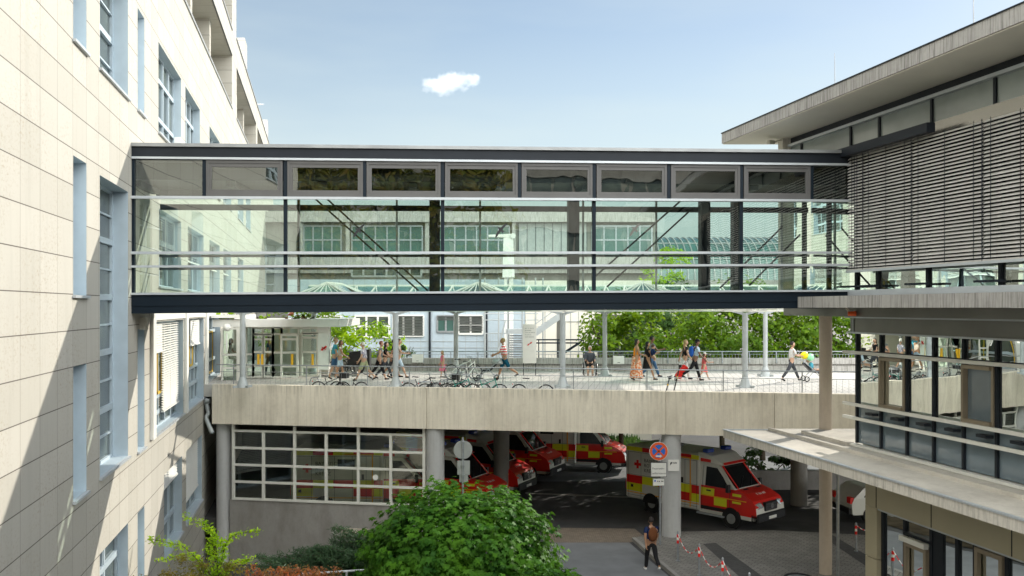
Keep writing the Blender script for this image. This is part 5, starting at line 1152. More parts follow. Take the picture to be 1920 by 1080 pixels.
# wheelchair
p = P(1106, 699, 43.5); wc = thing('wheelchair', 'black wheelchair under the old man by the rear parapet', 'wheelchair', (p.x, p.y, PZ), math.radians(268))
for s in (1, -1):
    m = MB(); m.ring((-.05, s*.30, .31), .29, .02, (0, 1, 0), 28, 6, 0); m.ring((-.05, s*.34, .31), .25, .010, (0, 1, 0), 24, 5, 1)
    for k in range(10): a = k*math.pi/5; m.tube((-.05, s*.30, .31), (-.05+.28*math.cos(a), s*.30, .31+.28*math.sin(a)), .004, n=4, mi=1)
    m.build('wheel', ['rubber', 'chrome'], wc, local=True); m = MB(); m.ring((.38, s*.25, .08), .07, .018, (0, 1, 0), 16, 6, 0); m.build('caster', 'rubber', wc, local=True)
m = MB(); m.bx(.05, 0, .50, .44, .44, .05); m.build('seat', 'black', wc, local=True); m = MB(); m.bx(-.20, 0, .76, .05, .44, .45); m.build('backrest', 'black', wc, local=True)
m = MB()
for s in (1, -1): m.path([Vector((-.30, s*.23, .98)), Vector((-.20, s*.23, .95)), Vector((-.18, s*.23, .5)), Vector((.30, s*.23, .5)), Vector((.42, s*.22, .12)), Vector((.55, s*.12, .10))], .013, 6); m.path([Vector((-.18, s*.26, .70)), Vector((.22, s*.26, .70)), Vector((.24, s*.25, .5))], .014, 6); m.bx(.55, s*.1, .10, .18, .10, .02)
m.build('frame', 'galv', wc, local=True)
# buggies
def buggy(label, p, rz, canopy, seatc, baby=False):
    o = thing('baby_buggy', label, 'buggy', p, rz)
    for x, s in ((-.35, 1), (-.35, -1), (.42, .6), (.42, -.6)):
        m = MB(); m.ring((x, s*.26, .12), .10, .022, (0, 1, 0), 20, 6); m.build('wheel', 'rubber', o, local=True)
    m = MB()
    for s in (1, -1): m.path([Vector((-.78, s*.22, 1.02)), Vector((-.55, s*.22, .92)), Vector((.42, s*.16, .14))], .014, 6); m.path([Vector((-.35, s*.25, .12)), Vector((.12, s*.2, .62))], .014, 6)
    m.bar((-.78, -.22, 1.02), (-.78, .22, 1.02), .03, .03); m.build('frame', 'galv', o, local=True)
    m = MB(); m.bar((-.42, 0, .78), (-.08, 0, .42), .34, .07); m.bar((-.08, 0, .42), (.25, 0, .42), .34, .07); m.bar((.25, 0, .42), (.36, 0, .22), .32, .05); m.build('seat', seatc, o, local=True)
    if canopy:
        m = MB(); m.ell((-.38, 0, .72), (.26, .20, .24), 14, 8, 0, None, lambda q: Vector((q.x, q.y, max(q.z, -.02)))); m.build('hood', canopy, o, local=True)
    return o
pq = P(920, 707, 40.8); buggy('grey baby buggy pushed by the man in the striped shirt', (pq.x-.1, pq.y, PZ), math.pi, 'plate', 'black')
pq = P(1514, 712, 40); bg_ = buggy('dark baby buggy with yellow and green balloons pushed by the person in white', (pq.x+.25, pq.y, PZ), 0, None, 'black')
m = MB(); m.ell((-.10, 0, .66), (.11, .1, .17), 10, 8, 0); m.ell((-.22, 0, .88), (.08, .08, .09), 10, 8, 1); m.path([Vector((.02, .06, .52)), Vector((.24, .06, .50)), Vector((.34, .06, .30))], [.05, .045, .03], 7, 1); m.path([Vector((.02, -.06, .52)), Vector((.26, -.06, .50)), Vector((.36, -.06, .30))], [.05, .045, .03], 7, 1)
ch_ = m.build('person', [C_['teal'], SKIN['light']], None, org=(0, 0, 0)); ch_.location = bg_.location; tag(ch_, 'toddler in a teal top sitting in the dark buggy under the balloons', 'person')
for dx, dz, c, l in ((-.42, 1.12, (.90, .78, .0), 'round yellow balloon on the handle of the dark buggy'), (-.18, 1.04, (.35, .80, .45), 'pale green balloon beside the yellow one on the dark buggy')):
    m = MB(); q = Vector((bg_.location.x+dx, bg_.location.y-.08, PZ+dz)); m.ell(q, (.17, .14, .16), 14, 10, 0, None, lambda v: v*(1+.12*v.x/.17)); m.tube(q+Vector((0, 0, -.17)), q+Vector((-.1, .05, -.35)), .004, n=4)
    tag(m.build('balloon', pm('balloon_'+l.split()[1], c, .3, 0, .02, 3), org=q), l, 'balloon')
pq = P(1214, 709, 40.6); 
m = MB(); q = Vector((pq.x+.22, pq.y-.1, PZ+1.22)); m.ell(q, (.11, .10, .17), 10, 8, 0); m.ell(q+Vector((.02, 0, .24)), (.085, .08, .095), 12, 8, 1); m.ell(q+Vector((.005, 0, .265)), (.09, .085, .08), 12, 8, 2)
for s in (1, -1): m.path([q+Vector((0, s*.06, -.12)), q+Vector((.10, s*.08, -.24)), q+Vector((.06, s*.08, -.36))], [.05, .045, .03], 7, 1); m.path([q+Vector((0, s*.09, .1)), q+Vector((.08, s*.13, .0)), q+Vector((.13, s*.08, .05))], [.035, .03, .022], 7, 0)
tag(m.build('person', [C_['navy'], SKIN['light'], HAIR['brown']], org=q), 'small child held in the arms of the woman in the black dress', 'person')
# suitcase
pq = P(1268, 708, 40.4); so_ = thing('suitcase', 'bright red wheeled suitcase tilted behind the woman in white trousers', 'suitcase', (pq.x, pq.y, PZ), 0); R_ = Matrix.Rotation(math.radians(35), 4, 'Y').to_3x3()
m = MB(); c = R_ @ Vector((0, 0, .40)); m.bx(c.x, 0, c.z+.06, .26, .42, .62, 0, R_); m.build('shell', 'redmark', so_, local=True, bevel=.04)
m = MB(); 
for s in (1, -1): m.ring((-.02, s*.15, .05), .035, .015, (0, 1, 0), 12, 5)
m.build('wheel', 'rubber', so_, local=True); m = MB()
for s in (1, -1): m.tube(R_ @ Vector((-.08, s*.12, .7))+Vector((0, 0, .06)), R_ @ Vector((-.08, s*.12, 1.02))+Vector((0, 0, .06)), .01, n=6)
m.bar(R_ @ Vector((-.08, -.12, 1.02))+Vector((0, 0, .06)), R_ @ Vector((-.08, .12, 1.02))+Vector((0, 0, .06)), .03, .03); m.build('handle', 'black', so_, local=True)
# ------------------------------------------------------------------ bicycles and scooters
def bike(label, px, d, rz, frame='black', kids_=False, lean=0, basket=False, step=False, group='bicycles parked along the front railing', z=PZ, py=724):
    p = P(px, py, d) if d > 39 else opp(px, d-37+.67)
    z = PZ if d > 39 else 5.015
    o = thing('bicycle', label, 'bicycle', (p.x, p.y, z), math.radians(rz), group); o.rotation_euler.x = math.radians(lean)
    R = .34; ra, fa = Vector((-.52, 0, R)), Vector((.54, 0, R)); bbk = Vector((-.08, 0, .29)); seat = Vector((-.24, 0, .86)); hd = Vector((.36, 0, .84)); hl = Vector((.40, 0, .66))
    for c in (ra, fa):
        m = MB(); m.ring(c, R-.02, .020, (0, 1, 0), 30, 6, 0); m.ring(c, R-.045, .012, (0, 1, 0), 28, 4, 1); m.tube(c+Vector((0, -.04, 0)), c+Vector((0, .04, 0)), .02, n=8, mi=1)
        for k in range(14): a = 2*math.pi*k/14; m.tube(c, c+Vector((math.cos(a), 0, math.sin(a)))*(R-.05), .0025, n=3, mi=1, cap=False)
        m.build('wheel', ['rubber', 'chrome'], o, local=True)
        m = MB(); m.ring(c, R+.015, .014, (0, 1, 0), 16, 4, 0, math.radians(20), math.radians(170)); m.build('mudguard', 'black' if frame != 'whitepaint' else 'galv', o, local=True)
    m = MB(); tt = Vector((-.17, 0, .62))
    m.tube(bbk, seat-Vector((0, 0, .05)), .016); m.tube(bbk, hl, .019)
    m.tube(tt if not step else bbk.lerp(tt, .4), hd if not step else hl, .016); m.tube(hd+Vector((-.02, 0, .06)), hl+Vector((.01, 0, -.04)), .019)
    for s in (1, -1): m.tube(bbk+Vector((0, s*.03, 0)), ra+Vector((0, s*.05, 0)), .009, n=6); m.tube(tt+Vector((0, s*.02, 0)), ra+Vector((0, s*.05, 0)), .008, n=6); m.tube(hl+Vector((0, s*.04, -.02)), fa+Vector((0, s*.05, 0)), .011, n=6)
    m.build('frame', frame, o, local=True)
    m = MB(); m.loft([[seat+Vector((x, w_*math.cos(a), .035+.02*math.sin(a)+h)) for a in [2*math.pi*j/8 for j in range(8)]] for x, w_, h in ((-.13, .07, 0), (-.08, .09, .01), (0, .06, 0), (.13, .02, -.005))]); m.build('saddle', 'black', o, local=True)
    m = MB(); m.tube(hd, hd+Vector((-.03, 0, .16)), .012); m.path([hd+Vector((-.15, -.29, .19)), hd+Vector((-.02, -.20, .17)), hd+Vector((-.03, 0, .16)), hd+Vector((-.02, .20, .17)), hd+Vector((-.15, .29, .19))], .012, 6); m.build('handlebar', 'galv', o, local=True)
    m = MB(); m.tube(bbk+Vector((0, -.05, 0)), bbk+Vector((0, .05, 0)), .08, n=16)
    m.tube(bbk+Vector((0, -.06, 0)), bbk+Vector((.12, -.06, -.12)), .01); m.bx(bbk.x+.12, -.11, bbk.z-.12, .09, .09, .02); m.tube(bbk+Vector((0, .06, 0)), bbk+Vector((-.12, .06, .12)), .01); m.bx(bbk.x-.12, .11, bbk.z+.12, .09, .09, .02); m.build('pedal_crank', 'galv', o, local=True)
    m = MB(); m.bar(ra+Vector((-.22, 0, R+.06)), ra+Vector((.24, 0, R+.06)), .13, .012); m.tube(ra+Vector((-.18, .05, 0.02)), ra+Vector((-.18, .05, R+.05)), .006, n=4); m.tube(ra+Vector((-.02, .05, 0)), ra+Vector((-.18, .05, R+.05)), .006, n=4); m.bx(ra.x-.25, 0, ra.z+R-.01, .02, .06, .04, 1); m.build('carrier', ['galv', 'redmark'], o, local=True)
    if basket: m = MB(); m.bx(.58, 0, .92, .28, .34, .22); m.build('basket', 'black', o, local=True)
    return o
grn = pm('green_bike_paint', (.02, .28, .22), .35, 0, .05, 3)
bike('black bicycle with an orange topped carrier on the far left of the railing', 620, 36.95, -11, 'black', basket=True)
bike('tall black step-through bicycle facing left, under the white haired man', 655, 37.05, 168, 'black', step=True)
bike('black bicycle just right of the second canopy post', 790, 37.0, -8, 'black')
bike('silver grey bicycle leaning at the left end of the cluster', 822, 36.92, 4, 'galv', lean=8)
bike('dark bicycle with a chrome bar behind the silver one', 840, 37.08, -22, 'black', lean=-6)
bike('teal green bicycle in the middle of the cluster', 862, 36.96, -6, grn, lean=6)
bike('black town bicycle tangled beside the teal one', 882, 37.05, 172, 'black', basket=True)
bike('white framed bicycle at the back of the cluster', 868, 41.0, 20, 'whitepaint')
bike('black and white mountain bicycle at the back of the cluster, highest handlebar', 880, 39.6, 55, 'whitepaint')
bike('green framed bicycle on the right end of the cluster', 912, 36.98, -6, grn, lean=5)
bike('white bicycle with a dark blue saddle standing apart near the third post', 998, 37.0, -10, 'whitepaint', step=True)
bike('dark bicycle parked behind the walking couple', 657, 44.5, 60, 'black', group='bicycles parked behind the walkers'); bike('black bicycle next to the large black cargo box', 648, 44.2, 20, 'black', group='bicycles parked behind the walkers')
pq = P(673, 690, 44); m = MB(); m.prism([Vector((pq.x-.55, pq.y, PZ+.45)), Vector((pq.x+.5, pq.y, PZ+.35)), Vector((pq.x+.5, pq.y, PZ+1.2)), Vector((pq.x-.45, pq.y, PZ+1.05))], (0, .6, 0))
for x in (-.4, .35): m.ring((pq.x+x, pq.y-.04, PZ+.24), .22, .025, (0, 1, 0), 18, 5)
tag(m.build('cargo_box', 'black', org=(pq.x, pq.y, PZ), bevel=.03), 'large black cargo trailer box behind the white haired man', 'trailer')
for px in (590, 832, 866, 905):
    q = opp(px, .75); PZs = 5.015; m = MB(); m.path([Vector((q.x-.2, q.y, PZs)), Vector((q.x-.2, q.y, PZs+.65)), Vector((q.x-.12, q.y, PZs+.8)), Vector((q.x+.12, q.y, PZs+.8)), Vector((q.x+.2, q.y, PZs+.65)), Vector((q.x+.2, q.y, PZs))], .02, 8)
    tag(m.build('bike_stand', 'galv', org=(q.x, q.y, PZ)), 'low steel hoop stand for bicycles '+{590: 'left of the orange topped bicycle', 832: 'at the left of the bicycle cluster', 866: 'beside the teal bicycle', 905: 'at the right end of the cluster'}[px], 'bike stand', 'bicycle hoop stands')
for px, h, rz, l in ((1262, 1.05, 150, 'folded black scooter leaning low beside the railing'), (1277, 1.5, 160, 'black scooter standing upright with a yellow band on its stem')):
    q = opp(px, .7); o = thing('kick_scooter', l, 'scooter', (q.x, q.y, 5.015), math.radians(rz), 'scooters by the railing')
    m = MB(); m.bx(0, 0, .12, .55, .14, .05); m.build('deck', 'black', o, local=True)
    for x in (-.33, .36): m = MB(); m.ring((x, 0, .10), .08, .02, (0, 1, 0), 16, 6); m.build('wheel', 'rubber', o, local=True)
    m = MB(); top = Vector((.36-.22*h, 0, h)); m.tube((.36, 0, .12), top, .024); m.tube(Vector((.36, 0, .12)).lerp(top, .62), Vector((.36, 0, .12)).lerp(top, .68), .028, mi=1); m.build('stem', ['black', 'yellow'], o, local=True)
    m = MB(); m.tube(top+Vector((0, -.24, 0)), top+Vector((0, .24, 0)), .018); m.bx(top.x, 0, top.z-.05, .1, .1, .12); m.build('handlebar', 'black', o, local=True)
# ------------------------------------------------------------------ signs and boxes on the forecourt
q = P(993, 700, 43.2); o = thing('information_sign', 'tall white information sign with small lettering and a red emblem on two thin legs', 'sign', (q.x, q.y, PZ))
zt, zb = CAMZ-(608-HOR)/FPX*43.2, CAMZ-(681-HOR)/FPX*43.2
m = MB(); m.bx(q.x, q.y, (zt+zb)/2, .62, .06, zt-zb); m.build('panel', 'whitepaint', o, bevel=.015)
m = MB()
for s in (-.28, .28): m.tube((q.x+s, q.y+.05, PZ), (q.x+s, q.y+.05, zb+.2), .018)
m.build('leg', 'dark', o)
m = MB()
for i, l in enumerate((.40, .3, .44, .36, .42)): wordmarks(m, l, .035, lambda u, v, i=i: Vector((q.x-.22+u, q.y-.034, zt-.20-i*.10+v)), 0, i)
for a, l in ((.6, .14), (.85, .11), (.35, .10)): cq = Vector((q.x, q.y-.036, (zt+zb)/2)); m.bar(cq-Vector((math.cos(a)*l, 0, math.sin(a)*l)), cq+Vector((math.cos(a)*l, 0, math.sin(a)*l)), .006, .022, 1)
m.build('lettering', ['plate', 'redmark'], o)
for px, py, l in ((783, 672, 'white box hung on the rear parapet beside the planter shrub'), (1160, 675, 'white box hung on the rear parapet just right of the wheelchair')):
    q = P(px, py, 46.3); m = MB(); m.bx(q.x, q.y, q.z, .54, .12, .40); m.bx(q.x, q.y-.065, q.z-.12, .12, .012, .02, 1); tag(m.build('wall_box', ['whitepaint', 'dark'], org=q), l, 'box', 'white boxes on the rear parapet')
# ------------------------------------------------------------------ road signs
q = GP(1238, 1012); sd = 33.6; q = Vector((PX(1238, sd), sd, .12)); o = thing('no_stopping_sign', 'round blue and red no stopping sign with two white plates on a grey pole', 'road sign', tuple(q))
def S2(px, py, dy=0.0, d=sd): v = P(px, py, d); v.y += dy; return v
m = MB(); m.tube((q.x, q.y+.05, .1), (q.x, q.y+.05, S2(0, 822).z), .035, n=12); m.build('pole', 'galv', o)
c = S2(1235, 846); r = 17.5/FPX*sd
def disc(m, c, r, y, mi, n=36): m.face([Vector((c.x+r*math.cos(2*math.pi*k/n), y, c.z+r*math.sin(2*math.pi*k/n))) for k in range(n)], mi)
m = MB(); m.tube((c.x, c.y+.012, c.z), (c.x, c.y-.012, c.z), r, n=36, mi=0); disc(m, c, r*.96, c.y-.014, 1); disc(m, c, r*.70, c.y-.016, 2)
for a in (math.pi/4, -math.pi/4): v = Vector((math.cos(a), 0, math.sin(a)))*r*.80; cc_ = Vector((c.x, c.y-.018, c.z)); n_ = Vector((-v.z, 0, v.x)).normalized()*r*.10; m.face([cc_-v-n_, cc_+v-n_, cc_+v+n_, cc_-v+n_], 1)
ar = [(-.32, -.44), (.12, -.44), (.12, -.34), (.38, -.52), (.12, -.70), (.12, -.60), (-.32, -.60)]; m.face([Vector((c.x+u*r, c.y-.021, c.z+v*r)) for u, v in ar], 0)
m.build('round_plate', ['whitepaint', 'signred', 'signblue'], o)
def plate(m, x0, y0, x1, y1, dy, mi=0, bmi=1):
    a, b2 = S2(x0, y0), S2(x1, y1); m.box(ID, a.x, b2.x, a.y-.012+dy, a.y+.012+dy, b2.z, a.z, bmi); e = .015; m.face([(a.x+e, a.y-.014+dy, b2.z+e), (b2.x-e, a.y-.014+dy, b2.z+e), (b2.x-e, a.y-.014+dy, a.z-e), (a.x+e, a.y-.014+dy, a.z-e)], mi)
m = MB(); plate(m, 1220, 867, 1250, 894, 0); m.build('text_plate', ['whitepaint', 'dark'], o)
m = MB(); a = S2(1224, 880)
for i, t in enumerate(('Feuerwehr-', 'anfahrtszone')): textmesh(m, t, .094, lambda u, v, i=i: Vector((a.x-.02+u, a.y-.017, a.z-i*.17+v)))
m.build('lettering', 'text', o)
m = MB(); plate(m, 1224, 897, 1246, 911, 0); m.build('small_plate', ['whitepaint', 'plate'], o)
m = MB(); a = S2(1228, 901.5); disc(m, a, .035, a.y-.018, 0, 16)
for i, x in enumerate((.10, .16, .24, .28)): m.bx(a.x+x, a.y-.017, a.z-.012-.004*(i % 2), .035, .004, .03, 1)
m.build('pictograms', ['signblue', 'text'], o)
pc = opp(1258.5, .40); o = thing('camera_notice', 'small grey white notice with a camera symbol strapped to the middle pier', 'notice', (pc.x, pc.y-.36, 4.0)); o.location = (pc.x+.08, pc.y-.38, 2.8); ORG[o.name] = o.location.copy()
m = MB(); dd = pc.y-.38; a, b2 = P(1253, 862, dd), P(1273.5, 883, dd); m.box(ID, a.x, b2.x, dd-.01, dd+.01, b2.z, a.z); m.build('plate', 'whitepaint', o)
m = MB(); m.bar((a.x+.07, dd-.012, a.z-.14), (a.x+.15, dd-.012, a.z-.10), .004, .05); m.bar((a.x+.06, dd-.012, a.z-.20), (a.x+.11, dd-.012, a.z-.15), .004, .02); wordmarks(m, .17, .06, lambda u, v: Vector((a.x+.18+u, dd-.014, a.z-.14+v)), 0, 3); m.build('lettering', 'text', o)
# sign seen from behind
sq = P(868, 900, 27.5); o = thing('road_sign_back', 'grey backs of a round and a square road sign above the big bush', 'road sign', (sq.x, sq.y, 0))
z_ = lambda py: CAMZ-(py-HOR)/FPX*27.5
m = MB(); m.tube((sq.x, sq.y-.04, 0), (sq.x, sq.y-.04, z_(820)), .03, n=12)
for py in (828, 857, 872, 890): m.bx(sq.x, sq.y-.04, z_(py), .10, .09, .03)
m.build('pole', 'galv', o)
m = MB(); m.tube((sq.x+.0, sq.y, z_(843.5)), (sq.x, sq.y+.02, z_(843.5)), .275, n=36); m.build('round_plate', 'plate', o)
m = MB(); m.bx(sq.x+.02, sq.y, z_(877), .37, .02, .42); m.build('square_plate', 'plate', o, bevel=.008); m = MB(); m.bx(sq.x+.02, sq.y+.01, z_(897), .25, .02, .22); m.build('small_plate', 'plate', o)
# ------------------------------------------------------------------ bollards with chain
bp = [(1271, 1052, 'nearest to the middle pier'), (1311, 1079, 'second from the pier, chained on both sides'), (1355, 1108, 'third in the chained row, cut by the bottom edge'), (1405, 1140, 'last in the row, only its tip at the bottom edge'), (1605, 1034, 'standing alone on the right by the tan pillar')]
def bollard(label, x, y):
    o = thing('bollard', label, 'bollard', (x, y, .12), 0, 'red and white chained bollards')
    m = MB(); m.tube((0, 0, 0), (0, 0, .98), .038, n=16, mi=0); m.tube((0, 0, .98), (0, 0, 1.02), .038, .01, 16, 0); m.tube((0, 0, 0), (0, 0, .03), .07, n=16)
    for z0 in (.60, .80): m.tube((0, 0, z0), (0, 0, z0+.11), .0395, n=16, mi=1)
    m.tube((0, 0, .71), (0, 0, .80), .0393, n=16, mi=2)
    m.build('post', ['galv', 'redmark', 'whitepaint'], o, local=True); return o
tops = []
for px, py, l in bp: q = GP(px, py, .12); bollard('red and white banded bollard '+l, q.x, q.y); tops.append(Vector((q.x, q.y, 1.06)))
q = GP(1660, 1040, .12); tops.append(Vector((q.x, q.y+.6, 1.0)))
for i, (a, b2) in enumerate(((0, 1), (1, 2), (2, 3), (4, 5))):
    A0, B0 = tops[a], tops[b2]; m = MB(); n = 22; L = [A0.lerp(B0, k/n)-Vector((0, 0, (.42 if i < 3 else .2)*4*(k/n)*(1-k/n))) for k in range(n+1)]
    for k in range(n): m.tube(L[k], L[k].lerp(L[k+1], .94), .014, n=6, mi=(k//2) % 2)
    tag(m.build('chain', ['whitepaint', 'redmark'], org=A0), 'red and white plastic chain sagging '+('from the bollard nearest the pier to the second bollard', 'between the second and third bollards', 'from the third bollard down to the last one', 'from the lone bollard towards the tan pillar')[i], 'chain', 'plastic chains on the bollards')
# ------------------------------------------------------------------ ambulances
def ambulance(label, x, y, rz):
    o = thing('ambulance', label, 'ambulance', (x, y, 0), rz, 'red white and yellow ambulances')
    wf = lambda z: .99 if z < 1.15 else .99-.17*(z-1.15)/1.3
    prof = [(.55, .42), (.55, 2.40), (1.0, 2.46), (1.42, 2.34), (1.80, 1.93), (2.20, 1.50), (2.62, 1.38), (3.02, 1.16), (3.17, .92), (3.22, .55), (3.12, .40)]
    m = MB(); n = len(prof)
    for i in range(n):
        a, b2 = prof[i], prof[(i+1) % n]; mi = 1 if 4 < i+1 < 9 else 0
        if i == 0: mi = 0
        m.face([(a[0], -wf(a[1]), a[1]), (b2[0], -wf(b2[1]), b2[1]), (b2[0], wf(b2[1]), b2[1]), (a[0], wf(a[1]), a[1])], 1 if 5 <= i <= 7 else 0, False)
    for s in (1, -1):
        rows = [.42, .75, 1.15, 1.50, 1.93, 2.34, 2.46]
        def xr(z):   # front x at height z
            pts = [(.42, 3.13), (.55, 3.22), (.92, 3.17), (1.16, 3.02), (1.38, 2.62), (1.50, 2.20), (1.93, 1.80), (2.34, 1.42), (2.46, 1.0)]
            for (z0, x0), (z1, x1) in zip(pts, pts[1:]):
                if z0 <= z <= z1: return x0+(x1-x0)*(z-z0)/(z1-z0)
            return 1.0
        zz = sorted(set(rows+[.55, .92, 1.16, 1.38, 2.40]))
        for z0, z1 in zip(zz, zz[1:]):
            m.face([(.55, s*wf(z0), z0), (xr(z0), s*wf(z0), z0), (xr(z1), s*wf(z1), z1), (.55, s*wf(z1), z1)], 0 if z1 > 1.55 or z1 < .7 else 1, False)
    m.build('cab', ['ambwhite', 'redpaint'], o, local=True, bevel=.05)
    m = MB(); m.box(ID, -3.25, .60, -1.06, 1.06, .45, 2.74, 0); m.build('box_body', 'ambwhite', o, local=True, bevel=.06)
    # battenburg squares on the sides
    for s in (1, -1):
        m = MB(); y = s*1.064; k = 0
        for x0, x1 in ((-3.2, -2.35), (-2.35, -1.5), (-1.5, -.65), (-.65, .2), (.2, .58)):
            for z0, z1 in ((.78, 1.12), (1.12, 1.46)):
                mi = (k+(0 if z0 < 1 else 1)) % 2
                if z0 < 1 and -2.35 <= x0 < -1.4: continue
                m.face([(x0, y, z0), (x1, y, z0), (x1, y, z1), (x0, y, z1)], mi)
            m.face([(x0, y, 2.50), (x1, y, 2.50), (x1, y, 2.68), (x0, y, 2.68)], k % 2); k += 1
        m.face([(-3.2, y+s*.001, .70), (.58, y+s*.001, .70), (.58, y+s*.001, .74), (-3.2, y+s*.001, .74)], 2)
        for x0, x1, z0, z1, mi in ((.62, 1.25, 1.12, 1.42, 0), (1.25, 2.1, 1.12, 1.42, 1), (.62, 1.25, .78, 1.12, 1), (1.25, 1.85, .78, 1.12, 0), (2.1, 2.5, .98, 1.36, 0)):
            yy = lambda z: s*(wf(z)+.006); m.face([(x0, yy(z0), z0), (x1, yy(z0), z0), (x1, yy(z1), z1), (x0, yy(z1), z1)], mi)
        m.face([(.62, s*1.003, 1.10), (2.75, s*1.003, 1.10), (2.75, s*1.003, 1.14), (.62, s*1.003, 1.14)], 2)
        m.bx(.15, s*1.068, 1.55, .05, .012, 2.0, 2); m.bx(-.45, s*1.068, 2.53, 1.2, .012, .05, 2)
        for z_, h in ((1.95, .12), (1.95, .36)): m.bx(-2.6, s*1.066, z_, .36 if h < .2 else .12, .008, h, 1)
        m.build('reflective_marking', ['yelmark', 'redmark', 'orgmark'], o, local=True)
        m = MB()
        fr = (lambda u, v: Vector((-2.25+u, -1.068, v))) if s < 0 else (lambda u, v: Vector((-1.0-u, 1.068, v)))
        for i, t in enumerate(('BAYERISCHES', 'ROTES', 'KREUZ')): textmesh(m, t, .21, lambda u, v, i=i: fr(u, 2.08-i*.21+v))
        m.build('lettering', 'text', o, local=True)
        m = MB(); m.bx(-.95, s*1.066, 2.15, .72, .01, .36); m.build('side_window', 'carglass', o, local=True)
        m = MB(); q = [(.80, 1.50), (1.95, 1.50), (1.62, 1.93), (1.32, 2.24), (.80, 2.26)]; m.face([(a, s*(wf(b2)+.008), b2) for a, b2 in q]); m.build('side_window', 'carglass', o, local=True)
        m = MB(); m.bx(2.0, s*1.13, 1.55, .12, .16, .30); m.bx(2.0, s*1.03, 1.42, .06, .18, .05); m.build('mirror', 'black', o, local=True)
        m = MB(); m.bx(1.0, s*(1.0), 1.33, .20, .03, .05); m.build('door_handle', 'black', o, local=True)
        for x in (-1.90, 2.05):
            w_ = MB(); w_.tube((x, s*.72, .36), (x, s*(1.0), .36), .36, n=28, mi=0); w_.tube((x, s*.99, .36), (x, s*1.012, .36), .21, .19, 20, 1); w_.build('wheel', ['rubber', 'plate'], o, local=True)
            m = MB(); 
            yv = s*(1.07 if x < 0 else 1.0); m.ring((x, yv, .38), .43, .035, (0, 1, 0), 18, 5, 0, 0, math.pi); c0 = [(x+.42*math.cos(a), yv*1.0005, .38+.42*math.sin(a)) for a in [math.pi*k/12 for k in range(13)]]; m.face(c0, 0)
            m.build('wheel_arch', 'black', o, local=True)
        m = MB(); m.loft([[Vector((2.72, s*.98, 1.00)), Vector((2.72, s*.98, 1.24)), Vector((2.72, s*.80, 1.30)), Vector((2.72, s*.80, 1.00))], [Vector((3.17, s*.93, .86)), Vector((3.09, s*.93, 1.05)), Vector((3.13, s*.55, 1.06)), Vector((3.24, s*.55, .92))]], 0, True, False); m.build('headlight', 'lamp', o, local=True)
        m = MB(); ln_ = lambda x0, x1, z0, z1: m.face([(x0, s*1.0685, z0), (x1, s*1.0685, z0), (x1, s*1.0685, z1), (x0, s*1.0685, z1)])
        for x0 in (-3.1, -2.42, -1.45, -.70, -.12, .46): ln_(x0, x0+.014, .52, 2.46)
        for z0 in (.60, 1.48, 2.45): ln_(-3.15, .5, z0, z0+.012)
        yy = lambda z: s*(wf(z)+.008)
        for x0, za, zb in ((.66, .5, 2.30), (1.98, .5, 1.46)): m.face([(x0, yy(za), za), (x0+.016, yy(za), za), (x0+.016, yy(1.15), 1.15), (x0, yy(1.15), 1.15)]); m.face([(x0, yy(1.15), 1.15), (x0+.016, yy(1.15), 1.15), (x0+.016, yy(zb), zb), (x0, yy(zb), zb)])
        m.face([(.62, yy(.62), .56), (2.0, yy(.62), .56), (2.0, yy(.62), .70), (.62, yy(.62), .70)]); m.bx(-.25, s*1.07, 1.60, .10, .03, .22); m.bx(-2.9, s*1.07, 1.0, .12, .02, .12)
        m.build('panel_seam', 'black', o, local=True)
        m = MB(); m.bx(.15 if 0 else 1.1, s*1.01, .38, 1.3, .12, .06); m.build('step', 'alu', o, local=True)
        m = MB(); m.face([(2.24, s*.78, 1.52), (2.24, s*.70, 1.52), (1.48, s*.66, 2.34), (1.48, s*.78, 2.34)]); m.build('red_pillar', 'redmark', o, local=True)
    m = MB(); sl_ = lambda t, y, off=.012: Vector((2.20-.76*t+off, y, 1.50+.82*t+off)); q = [sl_(.03, -.86), sl_(.03, .86), sl_(.5, .82), sl_(.98, .74), sl_(.98, -.74), sl_(.5, -.82)]; m.face(q); m.build('windscreen', 'carglass', o, local=True)
    m = MB(); m.bar(sl_(.05, -.5, .03), sl_(.45, .1, .03), .02, .02); m.bar(sl_(.05, .2, .03), sl_(.45, .72, .03), .02, .02); m.build('wiper', 'black', o, local=True)
    # hood details, grille, bumper
    m = MB(); m.bx(3.18, 0, .92, .14, .86, .34, 0); m.build('grille', 'black', o, local=True, bevel=.03)
    m = MB(); m.tube((3.26, 0, .93), (3.28, 0, .93), .105, n=20)
    for z_ in (.82, .92, 1.02): m.bx(3.26, 0, z_, .012, .76, .018)
    m.build('grille_bar', 'chrome', o, local=True)
    m = MB(); m.bx(3.10, 0, .52, .36, 1.98, .34); m.build('bumper', 'black', o, local=True, bevel=.05)
    m = MB(); m.bx(3.30, 0, .50, .02, .52, .11); m.build('number_plate', 'whitepaint', o, local=True)
    hq = lambda x, y: Vector((x, y, 1.50-(x-2.20)*.286+.05))
    for y0 in (-.62, .30): m = MB(); m.face([hq(2.33, y0), hq(2.42, y0), hq(2.42, y0+.32), hq(2.33, y0+.32)]); m.build('hood_vent', 'black', o, local=True)
    m = MB(); cr = lambda x, y: Vector((x, y, 1.38-(x-2.62)*.55+.05)); wordmarks(m, .62, .11, lambda u, v: cr(2.70-v+.12, u-.31), 0, 5); m.build('hood_lettering', 'whitepaint', o, local=True)
